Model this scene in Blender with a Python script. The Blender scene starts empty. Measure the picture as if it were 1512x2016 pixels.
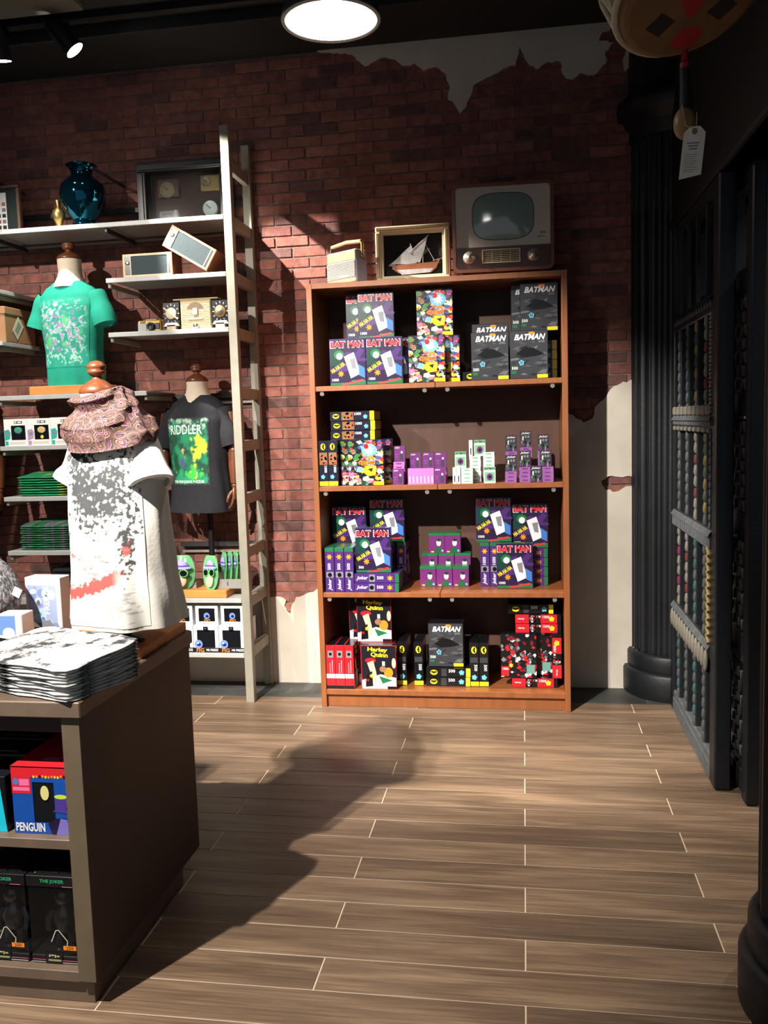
import bpy, bmesh, math, random
from math import sin, cos, pi, radians
from mathutils import Vector, Matrix, noise

random.seed(7)
SC = bpy.context.scene
COL = SC.collection

# ---------------------------------------------------------------- camera
cam_data = bpy.data.cameras.new('camera')
cam_data.sensor_fit = 'VERTICAL'
cam_data.sensor_height = 36.0
cam_data.lens = 30.9
cam_data.clip_end = 60
cam = bpy.data.objects.new('camera', cam_data)
COL.objects.link(cam)
yaw, pit, rol = radians(-9.14), radians(-5.86), radians(-1.737)
fwd = Vector((sin(yaw)*cos(pit), cos(yaw)*cos(pit), sin(pit)))
rgt = Vector((cos(yaw), -sin(yaw), 0))
upv = rgt.cross(fwd)
r2 = cos(rol)*rgt + sin(rol)*upv
u2 = r2.cross(fwd)
cam.matrix_world = Matrix(((r2.x, u2.x, -fwd.x, 0), (r2.y, u2.y, -fwd.y, 0), (r2.z, u2.z, -fwd.z, 1.5), (0, 0, 0, 1)))
SC.camera = cam

# ---------------------------------------------------------------- world, lights, exposure
w = bpy.data.worlds.new('world'); SC.world = w; w.use_nodes = True
w.node_tree.nodes['Background'].inputs[0].default_value = (0.76, 0.86, 1.0, 1)
w.node_tree.nodes['Background'].inputs[1].default_value = 0.33
SC.view_settings.view_transform = 'Standard'
SC.view_settings.look = 'None'
SC.view_settings.gamma = 1.0
SC.view_settings.use_curve_mapping = False
SC.view_settings.exposure = 0.0

def spot(name, loc, target, watts, half_deg, blend=0.2, size=0.03, col=(1, .93, .84)):
    l = bpy.data.lights.new(name, 'SPOT')
    l.energy = watts; l.spot_size = radians(2*half_deg); l.spot_blend = blend
    l.shadow_soft_size = size; l.color = col
    o = bpy.data.objects.new(name, l); COL.objects.link(o)
    o.location = loc
    o.rotation_euler = (Vector(target)-Vector(loc)).to_track_quat('-Z', 'Y').to_euler()
    return o

L1 = (-1.94, .57, 3.47)                       # ceiling spot left of the camera: the counter's shadow
L2 = (-2.09, 4.13, 3.30)                    # the visible track head
L3 = (-2.47, 4.12, 3.28)                      # second visible track head
spot('key_spot', L1, (-1.15, 2.5, .7), 1050, 25, .75, .03)
spot('key_spot_bookcase', (L1[0]+.12, L1[1]+.02, L1[2]), (-.5, 4.4, .72), 1500, 19.5, .45, .03)
spot('track_spot_bookcase', L2, (-1.04, 4.51, 1.95), 560, 26.5, .28, .015)
spot('track_spot_shelving', L3, (-2.52, 4.55, 1.7), 150, 24, .5, .02)
spot('ceiling_spot_shelves', (-3.3, 1.2, 3.4), (-2.2, 4.5, 1.35), 700, 24, .5, .03)
spot('added_fill_right', (.9, .6, 3.4), (.2, 3.9, .3), 70, 26, .7, .05)  # weak fill added to brighten the right side, not an actual ceiling fixture

spot('side_room_spot', (1.95, 3.3, 3.4), (1.45, 4.1, 0), 170, 36, .5, .04)

# ---------------------------------------------------------------- materials
MATS = {}
def mat(name, col, rough=.6, metal=0., var=0., scale=8., bump=0., bscale=60., spec=.5, stretch=(1, 1, 1), coat=0., emit=None, estr=0., rnd=0., trans=0., alpha=1., ior=1.45):
    """principled material with noise variation of its colour and a fine bump"""
    if name in MATS: return MATS[name]
    m = bpy.data.materials.new(name); m.use_nodes = True
    nt = m.node_tree; n = nt.nodes; b = n['Principled BSDF']
    b.inputs['Roughness'].default_value = rough; b.inputs['Metallic'].default_value = metal
    b.inputs['Specular IOR Level'].default_value = spec
    b.inputs['Coat Weight'].default_value = coat; b.inputs['Coat Roughness'].default_value = .12
    b.inputs['Transmission Weight'].default_value = trans; b.inputs['IOR'].default_value = ior
    b.inputs['Alpha'].default_value = alpha
    c = tuple(col)+(1,)
    b.inputs['Base Color'].default_value = c
    src = None
    if var or bump:
        tc = n.new('ShaderNodeTexCoord'); mp = n.new('ShaderNodeMapping')
        mp.inputs['Scale'].default_value = stretch
        nt.links.new(tc.outputs['Object'], mp.inputs['Vector'])
    if var:
        nz = n.new('ShaderNodeTexNoise'); nz.inputs['Scale'].default_value = scale; nz.inputs['Detail'].default_value = 6
        nt.links.new(mp.outputs[0], nz.inputs['Vector'])
        if rnd:
            oi = n.new('ShaderNodeObjectInfo'); va = n.new('ShaderNodeVectorMath'); va.operation = 'MULTIPLY_ADD'
            va.inputs[1].default_value = (1, 1, 1)
            cx = n.new('ShaderNodeCombineXYZ'); mu = n.new('ShaderNodeMath'); mu.operation = 'MULTIPLY'; mu.inputs[1].default_value = 37.
            nt.links.new(oi.outputs['Random'], mu.inputs[0])
            for k in range(3): nt.links.new(mu.outputs[0], cx.inputs[k])
            nt.links.new(mp.outputs[0], va.inputs[0]); nt.links.new(cx.outputs[0], va.inputs[2])
            nt.links.new(va.outputs[0], nz.inputs['Vector'])
        rp = n.new('ShaderNodeValToRGB')
        rp.color_ramp.elements[0].position = .3; rp.color_ramp.elements[1].position = .72
        rp.color_ramp.elements[0].color = tuple(max(0, x*(1-var)) for x in col)+(1,)
        rp.color_ramp.elements[1].color = tuple(min(1, x*(1+var)) for x in col)+(1,)
        nt.links.new(nz.outputs['Fac'], rp.inputs[0]); src = rp.outputs[0]
        if rnd:
            hs = n.new('ShaderNodeHueSaturation'); ma = n.new('ShaderNodeMapRange')
            ma.inputs['To Min'].default_value = 1-rnd; ma.inputs['To Max'].default_value = 1+rnd
            nt.links.new(oi.outputs['Random'], ma.inputs['Value']); nt.links.new(ma.outputs[0], hs.inputs['Value'])
            nt.links.new(src, hs.inputs['Color']); src = hs.outputs[0]
        nt.links.new(src, b.inputs['Base Color'])
    if bump:
        nb = n.new('ShaderNodeTexNoise'); nb.inputs['Scale'].default_value = bscale; nb.inputs['Detail'].default_value = 4
        nt.links.new(mp.outputs[0], nb.inputs['Vector'])
        bp = n.new('ShaderNodeBump'); bp.inputs['Strength'].default_value = bump; bp.inputs['Distance'].default_value = .004
        nt.links.new(nb.outputs['Fac'], bp.inputs['Height']); nt.links.new(bp.outputs[0], b.inputs['Normal'])
    if emit:
        b.inputs['Emission Color'].default_value = tuple(emit)+(1,); b.inputs['Emission Strength'].default_value = estr
    MATS[name] = m
    return m

def flat(col, rough=.45):
    return mat('print_%02x%02x%02x_%d' % (int(col[0]*255), int(col[1]*255), int(col[2]*255), int(rough*100)), col, rough)

def vcol_mat(name, rough=.8):
    if name in MATS: return MATS[name]
    m = bpy.data.materials.new(name); m.use_nodes = True
    nt = m.node_tree; a = nt.nodes.new('ShaderNodeVertexColor'); a.layer_name = 'ink'
    b = nt.nodes['Principled BSDF']; b.inputs['Roughness'].default_value = rough
    nt.links.new(a.outputs[0], b.inputs['Base Color'])
    MATS[name] = m; return m

# ---------------------------------------------------------------- mesh builder
class MB:
    def __init__(s):
        s.v = []; s.f = []; s.m = []; s.mats = []; s.sm = []; s.X = Matrix.Identity(4)
    def mi(s, m):
        if m not in s.mats: s.mats.append(m)
        return s.mats.index(m)
    def add(s, vs, fs, m, smooth=False):
        o = len(s.v); k = s.mi(m)
        s.v += [tuple(s.X @ Vector(p)) for p in vs]
        for f in fs:
            s.f.append(tuple(i+o for i in f)); s.m.append(k); s.sm.append(smooth)
        return s
    def box(s, x0, x1, y0, y1, z0, z1, m, c=.0):
        if c <= 0:
            vs = [(x, y, z) for z in (z0, z1) for y in (y0, y1) for x in (x0, x1)]
            fs = [(0, 2, 3, 1), (4, 5, 7, 6), (0, 1, 5, 4), (2, 6, 7, 3), (0, 4, 6, 2), (1, 3, 7, 5)]
            return s.add(vs, fs, m)
        c = min(c, (x1-x0)*.45, (y1-y0)*.45, (z1-z0)*.45)
        vs = []; idx = {}
        for a in (0, 1):
            for b in (0, 1):
                for d in (0, 1):
                    X = (x0, x1)[a]; Y = (y0, y1)[b]; Z = (z0, z1)[d]
                    sx = c if a == 0 else -c; sy = c if b == 0 else -c; sz = c if d == 0 else -c
                    for ax, p in enumerate(((X, Y+sy, Z+sz), (X+sx, Y, Z+sz), (X+sx, Y+sy, Z))):
                        idx[(a, b, d, ax)] = len(vs); vs.append(p)
        I = lambda a, b, d, ax: idx[(a, b, d, ax)]
        fs = []
        for a in (0, 1):
            q = [I(a, 0, 0, 0), I(a, 1, 0, 0), I(a, 1, 1, 0), I(a, 0, 1, 0)]; fs.append(q if a else q[::-1])
            q = [I(0, a, 0, 1), I(1, a, 0, 1), I(1, a, 1, 1), I(0, a, 1, 1)]; fs.append(q[::-1] if a else q)
            q = [I(0, 0, a, 2), I(1, 0, a, 2), I(1, 1, a, 2), I(0, 1, a, 2)]; fs.append(q if a else q[::-1])
        for a in (0, 1):
            for b in (0, 1):
                q = [I(a, b, 0, 0), I(a, b, 1, 0), I(a, b, 1, 1), I(a, b, 0, 1)]; fs.append(q if (a != b) else q[::-1])
                q = [I(a, 0, b, 0), I(a, 0, b, 2), I(a, 1, b, 2), I(a, 1, b, 0)]; fs.append(q if (a == b) else q[::-1])
                q = [I(0, a, b, 1), I(1, a, b, 1), I(1, a, b, 2), I(0, a, b, 2)]; fs.append(q if (a == b) else q[::-1])
        for k in idx:
            if k[3] == 0:
                a, b, d = k[:3]; q = [I(a, b, d, 0), I(a, b, d, 1), I(a, b, d, 2)]
                fs.append(q if (a+b+d) % 2 else q[::-1])
        return s.add(vs, fs, m)
    def lathe(s, prof, m, n=24, c=(0, 0), smooth=True, mod=None, a0=0., a1=2*pi, cap=True):
        """prof: (r, z) pairs; turned about the vertical through c"""
        full = abs(a1-a0-2*pi) < 1e-6
        k = n if full else n+1
        vs = []
        for r, z in prof:
            for i in range(k):
                a = a0+(a1-a0)*i/n
                rr = r*(mod(a, z) if mod else 1)
                vs.append((c[0]+rr*cos(a), c[1]+rr*sin(a), z))
        fs = []
        for j in range(len(prof)-1):
            for i in range(n):
                i2 = (i+1) % k
                fs.append((j*k+i, j*k+i2, (j+1)*k+i2, (j+1)*k+i))
        s.add(vs, fs, m, smooth)
        if full and cap:
            if prof[0][0] > 1e-5: s.add([vs[i] for i in range(k)][::-1], [tuple(range(k))], m)
            if prof[-1][0] > 1e-5: s.add(vs[-k:], [tuple(range(k))], m)
        return s
    def tube(s, pts, r, m, n=10, smooth=True, cap=True, flat_=1.):
        """tube through points; r one radius or one per point"""
        P = [Vector(p) for p in pts]
        R = r if isinstance(r, (list, tuple)) else [r]*len(P)
        vs = []; up = None
        for i, p in enumerate(P):
            t = (P[min(i+1, len(P)-1)]-P[max(i-1, 0)]).normalized()
            if up is None:
                up = Vector((0, 0, 1)) if abs(t.z) < .9 else Vector((0, 1, 0))
            x = t.cross(up)
            if x.length < 1e-6: x = t.cross(Vector((1, 0, 0)))
            x.normalize(); y = x.cross(t).normalized(); up = y
            for k in range(n):
                a = 2*pi*k/n
                vs.append(tuple(p+R[i]*(cos(a)*x*flat_+sin(a)*y)))
        fs = [(i*n+k, i*n+(k+1) % n, (i+1)*n+(k+1) % n, (i+1)*n+k) for i in range(len(P)-1) for k in range(n)]
        s.add(vs, fs, m, smooth)
        if cap:
            s.add(vs[:n][::-1], [tuple(range(n))], m); s.add(vs[-n:], [tuple(range(n))], m)
        return s
    def ball(s, c, r, m, nu=16, nv=10, sc=(1, 1, 1), smooth=True):
        vs = []
        for j in range(nv+1):
            t = pi*j/nv
            for i in range(nu):
                a = 2*pi*i/nu
                vs.append((c[0]+r*sc[0]*sin(t)*cos(a), c[1]+r*sc[1]*sin(t)*sin(a), c[2]-r*sc[2]*cos(t)))
        fs = [(j*nu+i, j*nu+(i+1) % nu, (j+1)*nu+(i+1) % nu, (j+1)*nu+i) for j in range(nv) for i in range(nu)]
        return s.add(vs, fs, m, smooth)
    def prism(s, pts, y0, y1, m, axis='y'):
        """extrude a 2-D outline (x, z) from y0 to y1"""
        n = len(pts)
        f = {'y': lambda p, t: (p[0], t, p[1]), 'z': lambda p, t: (p[0], p[1], t), 'x': lambda p, t: (t, p[0], p[1])}[axis]
        vs = [f(p, y0) for p in pts]+[f(p, y1) for p in pts]
        fs = [tuple(range(n)), tuple(range(2*n-1, n-1, -1))]+[(i, i+n, (i+1) % n+n, (i+1) % n) for i in range(n)]
        return s.add(vs, fs, m)
    def grid(s, fn, nu, nv, m, smooth=True, wrap=False):
        """fn(i/nu, j/nv) -> point"""
        k = nu if wrap else nu+1
        vs = [fn(i/nu, j/nv) for j in range(nv+1) for i in range(k)]
        fs = [(j*k+i, j*k+(i+1) % k, (j+1)*k+(i+1) % k, (j+1)*k+i) for j in range(nv) for i in range(nu)]
        return s.add(vs, fs, m, smooth)
    def mesh(s, name, fix=False):
        me = bpy.data.meshes.new(name)
        me.from_pydata(s.v, [], s.f)
        for m in s.mats: me.materials.append(m)
        me.polygons.foreach_set('material_index', s.m)
        me.polygons.foreach_set('use_smooth', s.sm)
        if fix:
            b = bmesh.new(); b.from_mesh(me); bmesh.ops.recalc_face_normals(b, faces=b.faces); b.to_mesh(me); b.free()
        me.update()
        return me
    def obj(s, name, parent=None, fix=True, loc=None, rot=None):
        return link(name, s.mesh(name, fix), parent, loc, rot)

def link(name, me, parent=None, loc=None, rot=None):
    o = bpy.data.objects.new(name, me); COL.objects.link(o)
    if parent is not None: o.parent = parent
    if loc is not None: o.location = loc
    if rot is not None: o.rotation_euler = rot
    return o

def tag(o, label, cat, group=None):
    o['label'] = label; o['category'] = cat
    if group: o['group'] = group
    return o
def thing(name, label, cat, loc=(0, 0, 0), rz=0., group=None):
    o = bpy.data.objects.new(name, None); COL.objects.link(o)
    o.empty_display_size = .05
    o.location = loc; o.rotation_euler = (0, 0, rz)
    return tag(o, label, cat, group)
def struct(o):
    o['kind'] = 'structure'; return o
def stuff(o):
    o['kind'] = 'stuff'; return o

# ---------------------------------------------------------------- flat print
TXT = {}
def glyphs(s_, shear=0., bold=0.):
    key = (s_, shear, bold)
    if key in TXT: return TXT[key]
    c = bpy.data.curves.new('lettering', 'FONT'); c.body = s_; c.size = 1; c.shear = shear; c.offset = bold; c.resolution_u = 2
    o = bpy.data.objects.new('lettering', c); COL.objects.link(o)
    bpy.context.view_layer.update()
    me = o.to_mesh()
    vs = [(v.co.x, v.co.y) for v in me.vertices]; fs = [tuple(p.vertices) for p in me.polygons]
    o.to_mesh_clear(); bpy.data.objects.remove(o); bpy.data.curves.remove(c)
    x0 = min(v[0] for v in vs); x1 = max(v[0] for v in vs); y0 = min(v[1] for v in vs); y1 = max(v[1] for v in vs)
    vs = [((v[0]-x0)/(x1-x0)-.5, (v[1]-y0)/(y1-y0)-.5) for v in vs]
    TXT[key] = (vs, fs, (x1-x0)/(y1-y0)); return TXT[key]

class Print:
    """flat ink on a face: polygons and letters in (u, v), a hair above the face"""
    def __init__(s): s.items = []; s.lay = 0
    def poly(s, pts, m, keep=False):
        if not keep: s.lay += 1
        s.items.append((list(pts), [tuple(range(len(pts)))], m, s.lay)); return s
    def rect(s, x0, y0, x1, y1, m, keep=False): return s.poly([(x0, y0), (x1, y0), (x1, y1), (x0, y1)], m, keep)
    def disc(s, cx, cy, rx, ry, m, n=20, keep=False): return s.poly([(cx+rx*cos(2*pi*i/n), cy+ry*sin(2*pi*i/n)) for i in range(n)], m, keep)
    def star(s, cx, cy, r, m, n=8, q=.5, ph=0.):
        return s.poly([(cx+(r if i % 2 else r*q)*cos(pi*i/n+ph), cy+(r if i % 2 else r*q)*sin(pi*i/n+ph)) for i in range(2*n)], m)
    def text(s, t, cx, cy, h, m, w=None, rot=0., shear=0., bold=.018):
        vs, fs, asp = glyphs(t, shear, bold); w = w or h*asp; s.lay += 1
        ca, sa = cos(rot), sin(rot)
        s.items.append(([(cx+ca*x*w-sa*y*h, cy+sa*x*w+ca*y*h) for x, y in vs], fs, m, s.lay)); return s
    def jigsaw(s, cx, cy, r, m):
        for i in range(5):
            a = 2*pi*i/5+.4
            s.disc(cx+r*.62*cos(a), cy+r*.62*sin(a), r*.42, r*.42, m, 8, keep=i > 0)
        return s.disc(cx, cy, r*.5, r*.5, m, 8, keep=True)
    def bat(s, cx, cy, w_, m):
        h = [(0, .16), (.05, .24), (.08, .12), (.14, .12), (.2, .26), (.5, .12), (.42, -.02), (.34, -.06), (.26, -.02), (.2, -.12), (.1, -.1), (0, -.26)]
        pts = h+[(-x, y) for x, y in h[::-1][1:-1]]
        return s.poly([(cx+x*w_, cy+y*w_) for x, y in pts], m)
    def to(s, mb, xf, eps=.000012):
        for pts, fs, m, l in s.items:
            mb.add([xf(p[0], p[1], l*eps) for p in pts], fs, m)
        return mb

def S(r, g, b):
    f = lambda c: (c/255/12.92) if c/255 <= .04045 else ((c/255+.055)/1.055)**2.4
    return (f(r), f(g), f(b))
WHITE = flat(S(240, 240, 238)); BLACK = flat(S(14, 14, 16)); RED = flat(S(200, 40, 48)); YEL = flat(S(238, 214, 40))
ORG = flat(S(240, 130, 40)); GREY = flat(S(120, 122, 126)); CREAM = flat(S(232, 222, 196))

# ================================================================= SETTING
WY = 4.87                                    # face of the brick wall
M_mortar = mat('mortar', S(116, 98, 90), .95, var=.25, scale=30, bump=.6, bscale=120)
M_brick = [mat('brick_red_%d' % i, S(*c), .88, var=.30, scale=22, bump=.7, bscale=70, rnd=.16) for i, c in enumerate(((144, 92, 80), (136, 84, 74), (122, 78, 72), (104, 72, 68)))]
M_plaster = mat('old_plaster', S(200, 192, 178), .9, var=.13, scale=3.5, bump=.5, bscale=18)
M_ceil = mat('black_ceiling', S(34, 32, 32), .9, var=.2, scale=4, bump=.2)
M_dark = mat('blue_black_paint', S(22, 25, 29), .48, var=.22, scale=6, bump=.25, bscale=40)
M_dark2 = mat('charcoal_paint', S(18, 19, 21), .6, var=.2, scale=5, bump=.2)

wall = MB(); wall.box(-3.4, 3.0, WY+.006, WY+.16, 0, 3.5, M_mortar)
wall_back = struct(wall.obj('wall_back'))

UP = [(-1.073, 3.5), (-1.001, 3.488), (-.882, 3.465), (-.813, 3.398), (-.716, 3.437), (-.646, 3.416), (-.612, 3.385), (-.565, 3.381), (-.547, 3.39), (-.496, 3.347), (-.437, 3.364), (-.38, 3.32), (-.359, 3.252), (-.371, 3.192), (-.337, 3.161), (-.31, 3.109), (-.274, 3.145), (-.256, 3.188), (-.232, 3.252), (-.162, 3.284), (-.082, 3.318), (-.014, 3.331), (.008, 3.422), (.043, 3.343), (.093, 3.3), (.155, 3.333), (.216, 3.327), (.226, 3.266), (.27, 3.235), (.321, 3.264), (.387, 3.247), (.447, 3.301), (.442, 3.355), (.486, 3.399), (.409, 3.411), (.426, 3.453), (.464, 3.46), (.48, 3.5)]
UP2 = [(.529, 3.315), (.54, 3.249), (.583, 3.288), (.60, 3.40), (.56, 3.38)]
LOW = [(-3.3, .50), (-2.6, .53), (-2.2, .49), (-1.8, .52), (-1.449, .507), (-1.389, .501), (-1.373, .488), (-1.384, .454), (-1.367, .42), (-1.348, .407), (-1.333, .47), (-1.312, .507), (-1.236, .532), (-1.18, .557), (-1.153, .569), (-.9, .70), (-.6, .95), (-.2, 1.2), (.1, 1.45), (.22, 1.524), (.268, 1.503), (.32, 1.463), (.368, 1.485), (.377, 1.509), (.377, 1.538), (.439, 1.599), (.477, 1.651), (.562, 1.681), (.75, 1.73), (.75, 1.168), (.566, 1.169), (.447, 1.171), (.411, 1.148), (.432, 1.098), (.49, 1.087), (.542, 1.116), (.75, 1.12), (.75, 0), (-3.3, 0)]
def rough_line(pts, amp=.006, closed=True):
    """break a torn edge into short uneven steps"""
    out = []
    for i, p in enumerate(pts):
        q = pts[(i+1) % len(pts)]
        d = math.hypot(q[0]-p[0], q[1]-p[1]); n = max(1, min(12, int(d/.018))) if d < .5 else 1
        for k in range(n):
            t = k/n; a = amp if 0 < k else 0
            out.append((p[0]+(q[0]-p[0])*t+random.uniform(-a, a), p[1]+(q[1]-p[1])*t+random.uniform(-a, a)))
    return out
def inside(p, poly):
    c = False
    for i in range(len(poly)):
        a, b = poly[i-1], poly[i]
        if (a[1] > p[1]) != (b[1] > p[1]) and p[0] < (b[0]-a[0])*(p[1]-a[1])/(b[1]-a[1])+a[0]: c = not c
    return c
for pl in (UP, UP2, LOW):
    b = MB(); b.prism(rough_line(pl), WY-.010, WY+.013, M_plaster)
    b.obj('plaster_patch', wall_back)

BL, BH, BG = .1900, .0590, .0075
brick_me = []
for k in range(8):
    b = MB(); rr = random.Random(k)
    j = [rr.uniform(-.0015, .0015) for _ in range(4)]
    b.box(BG/2+j[0], BL-BG/2+j[1], 0, .0125, BG/2+j[2], BH-BG/2+j[3], M_brick[(0, 1, 0, 2, 1, 0, 1, 3)[k]], .0022)
    brick_me.append(b.mesh('brick', True))
cands = []
for row in range(int(3.5/BH)):
    z = .003+row*BH
    x = -3.25+(BL/2 if row % 2 else 0)
    while x < .62:
        cs = [(x+dx, z+dz) for dx in (.01, BL/2, BL-.01) for dz in (.005, BH-.005)]
        if not any(all(inside(c, P_) for c in cs) for P_ in (UP, LOW)):
            cx_, cz_ = x+BL/2, z+BH/2
            if -1.44 < cx_ < -1.1 and cz_ < 2.9: pr = 0
            elif -1.5 < cx_ < .5 and 2.25 < cz_ < 3.15 and not (-.33 < cx_ < .14 and cz_ < 2.62): pr = 1
            elif -1.08 < cx_ < .2 and cz_ < 2.2: pr = 9
            else: pr = 3
            cands.append((pr, random.random(), x, z))
        x += BL
cands.sort()
rest = MB()
for i, (pr, _, x, z) in enumerate(cands):
    y = WY+random.uniform(-.0025, .002); k = random.randrange(8)
    if i < 298:
        o = link('brick', brick_me[k], wall_back, (x, y, z), (0, random.uniform(-.004, .004), random.uniform(-.006, .006)))
    else:
        rest.X = Matrix.Translation((x, y, z))
        rest.box(BG/2, BL-BG/2, 0, .0125, BG/2, BH-BG/2, M_brick[(0, 1, 0, 2, 1, 0, 1, 3)[k]], .0022)
stuff(rest.obj('brickwork', wall_back))

# ---- floor: wood-look planks with pale grout, slate tiles along the wall
def plank_mat():
    m = bpy.data.materials.new('wood_look_porcelain'); m.use_nodes = True
    nt = m.node_tree; n = nt.nodes; L = nt.links.new; b = n['Principled BSDF']
    b.inputs['Roughness'].default_value = .42; b.inputs['Specular IOR Level'].default_value = .35
    tc = n.new('ShaderNodeTexCoord'); oi = n.new('ShaderNodeObjectInfo')
    mu = n.new('ShaderNodeMath'); mu.operation = 'MULTIPLY'; mu.inputs[1].default_value = 53.
    L(oi.outputs['Random'], mu.inputs[0])
    cx = n.new('ShaderNodeCombineXYZ')
    for k in range(3): L(mu.outputs[0], cx.inputs[k])
    ad = n.new('ShaderNodeVectorMath'); ad.operation = 'ADD'
    L(tc.outputs['Object'], ad.inputs[0]); L(cx.outputs[0], ad.inputs[1])
    def nz(scale, sv, det, dist=0.):
        mp = n.new('ShaderNodeMapping'); mp.inputs['Scale'].default_value = sv; L(ad.outputs[0], mp.inputs['Vector'])
        t = n.new('ShaderNodeTexNoise'); t.inputs['Scale'].default_value = scale; t.inputs['Detail'].default_value = det
        t.inputs['Distortion'].default_value = dist; L(mp.outputs[0], t.inputs['Vector']); return t
    a = nz(1.6, (1., 9., 1.), 5, .8); c = nz(7, (.6, 20, 1), 6, .3)
    r1 = n.new('ShaderNodeValToRGB'); e = r1.color_ramp.elements
    e[0].position = .28; e[0].color = S(76, 61, 48)+(1,); e[1].position = .72; e[1].color = S(150, 126, 101)+(1,)
    k = e.new(.5); k.color = S(112, 91, 73)+(1,)
    mx = n.new('ShaderNodeMath'); mx.operation = 'MULTIPLY_ADD'; mx.inputs[1].default_value = .45
    sb = n.new('ShaderNodeMath'); sb.operation = 'MULTIPLY'; sb.inputs[1].default_value = .58
    L(a.outputs['Fac'], sb.inputs[0]); L(c.outputs['Fac'], mx.inputs[0]); L(sb.outputs[0], mx.inputs[2]); L(mx.outputs[0], r1.inputs[0])
    hs = n.new('ShaderNodeHueSaturation'); mr = n.new('ShaderNodeMapRange')
    mr.inputs['To Min'].default_value = .80; mr.inputs['To Max'].default_value = 1.16
    L(oi.outputs['Random'], mr.inputs['Value']); L(mr.outputs[0], hs.inputs['Value']); L(r1.outputs[0], hs.inputs['Color'])
    L(hs.outputs[0], b.inputs['Base Color'])
    bp = n.new('ShaderNodeBump'); bp.inputs['Strength'].default_value = .12; bp.inputs['Distance'].default_value = .002
    L(c.outputs['Fac'], bp.inputs['Height']); L(bp.outputs[0], b.inputs['Normal'])
    return m
M_plank = plank_mat()
M_grout = mat('pale_grout', S(206, 186, 160), .9)
M_slate = mat('dark_slate', S(66, 68, 66), .55, var=.35, scale=5, bump=.5, bscale=14, rnd=.12)
M_sgrout = mat('slate_grout', S(88, 86, 80), .9)
fl = MB(); fl.box(-3.4, 3.0, -1.2, 4.5895, -.08, -.0016, M_grout); fl.box(-3.4, 3.0, 4.5895, 4.9, -.08, -.0016, M_sgrout)
floor = struct(fl.obj('floor'))
PL, PW = 1.109, .1443
pk = MB(); pk.box(.0022, PL-.0022, .0016, PW-.0016, -.010, 0, M_plank, .0009); pk_me = pk.mesh('plank', True)
row = 0
while True:
    y1 = 4.5903-row*PW
    if y1 < 1.05: break
    x = -.0150-2*PL if row % 2 else -.575-2*PL
    for k in range(4):
        link('plank', pk_me, floor, (x+k*PL, y1-PW, 0))
    row += 1
sl = MB(); sl.box(.002, .598, .002, .290, -.010, 0, M_slate, .001); sl_me = sl.mesh('tile', True)
for k in range(8): link('tile', sl_me, floor, (-2.98+k*.6, 4.5905, 0))

ce = MB(); ce.box(-3.4, 3.0, -1.2, 5.03, 3.5, 3.6, M_ceil)
ceiling = struct(ce.obj('ceiling'))
b = MB(); b.box(-3.4, .6, 4.30, 4.315, 3.44, 3.5, M_ceil, .003); b.box(-3.4, -2.02, 3.2, 4.1, 3.47, 3.4995, mat('ceiling_panel', S(92, 88, 80), .9), .004)
b.obj('ceiling_strip', ceiling)

# dark header over the gates and the far side wall
hd = MB(); hd.box(.74, .98, -.6, 4.855, 2.39, 3.495, M_dark2, .006); hd.box(.725, .995, -.6, 4.62, 2.39, 2.44, M_dark2, .008)
struct(hd.obj('trim_header'))
rw = MB(); rw.box(2.9, 3.0, -1.2, 4.87, 0, 3.5, mat('dim_grey_wall', S(74, 72, 66), .9, var=.2, scale=2))
struct(rw.obj('wall_right'))
lw = MB(); lw.box(-3.5, -3.4, -1.2, 5.03, 0, 3.6, mat('dim_brick_wall', S(70, 44, 42), .9, var=.2, scale=2))
struct(lw.obj('wall_left'))

# ---- fluted columns
def column(name, cx, cy, label, z1=3.495, a0=0., a1=2*pi):
    t = thing(name, label, 'column', (cx, cy, 0))
    b = MB(); b.lathe([(.268, 0), (.272, .006), (.272, .128), (.262, .142), (.245, .144)], M_dark, 48, a0=a0, a1=a1); b.lathe([(.245, .142), (.250, .150), (.250, .222), (.240, .236), (.226, .238)], M_dark, 48, a0=a0, a1=a1)
    b.obj('base', t)
    b = MB(); nf = 24
    def fl_(a, z):
        q = (a*nf/(2*pi)) % 1
        return 1-.055*max(0, sin(pi*min(1, max(0, (q-.14)/.72))))**.7
    b.lathe([(.226, .236), (.226, 2.90)], M_dark, 24*10, mod=fl_, a0=a0, a1=a1)
    b.obj('shaft', t)
    b = MB(); b.lathe([(.226, 2.88), (.236, 2.885), (.236, 2.945), (.25, 2.955), (.262, 2.985), (.292, 3.0), (.298, 3.04), (.296, 3.075), (.255, 3.10), (.24, 3.14), (.235, z1)], M_dark, 48, a0=a0, a1=a1)
    b.obj('capital', t)
    return t
column('fluted_column', .795, 4.868, 'dark fluted half column engaged in the back wall behind the open gate', a0=pi, a1=2*pi)
column('fluted_column', .795, 2.20, 'dark fluted round column at the right edge, nearest the camera')

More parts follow.
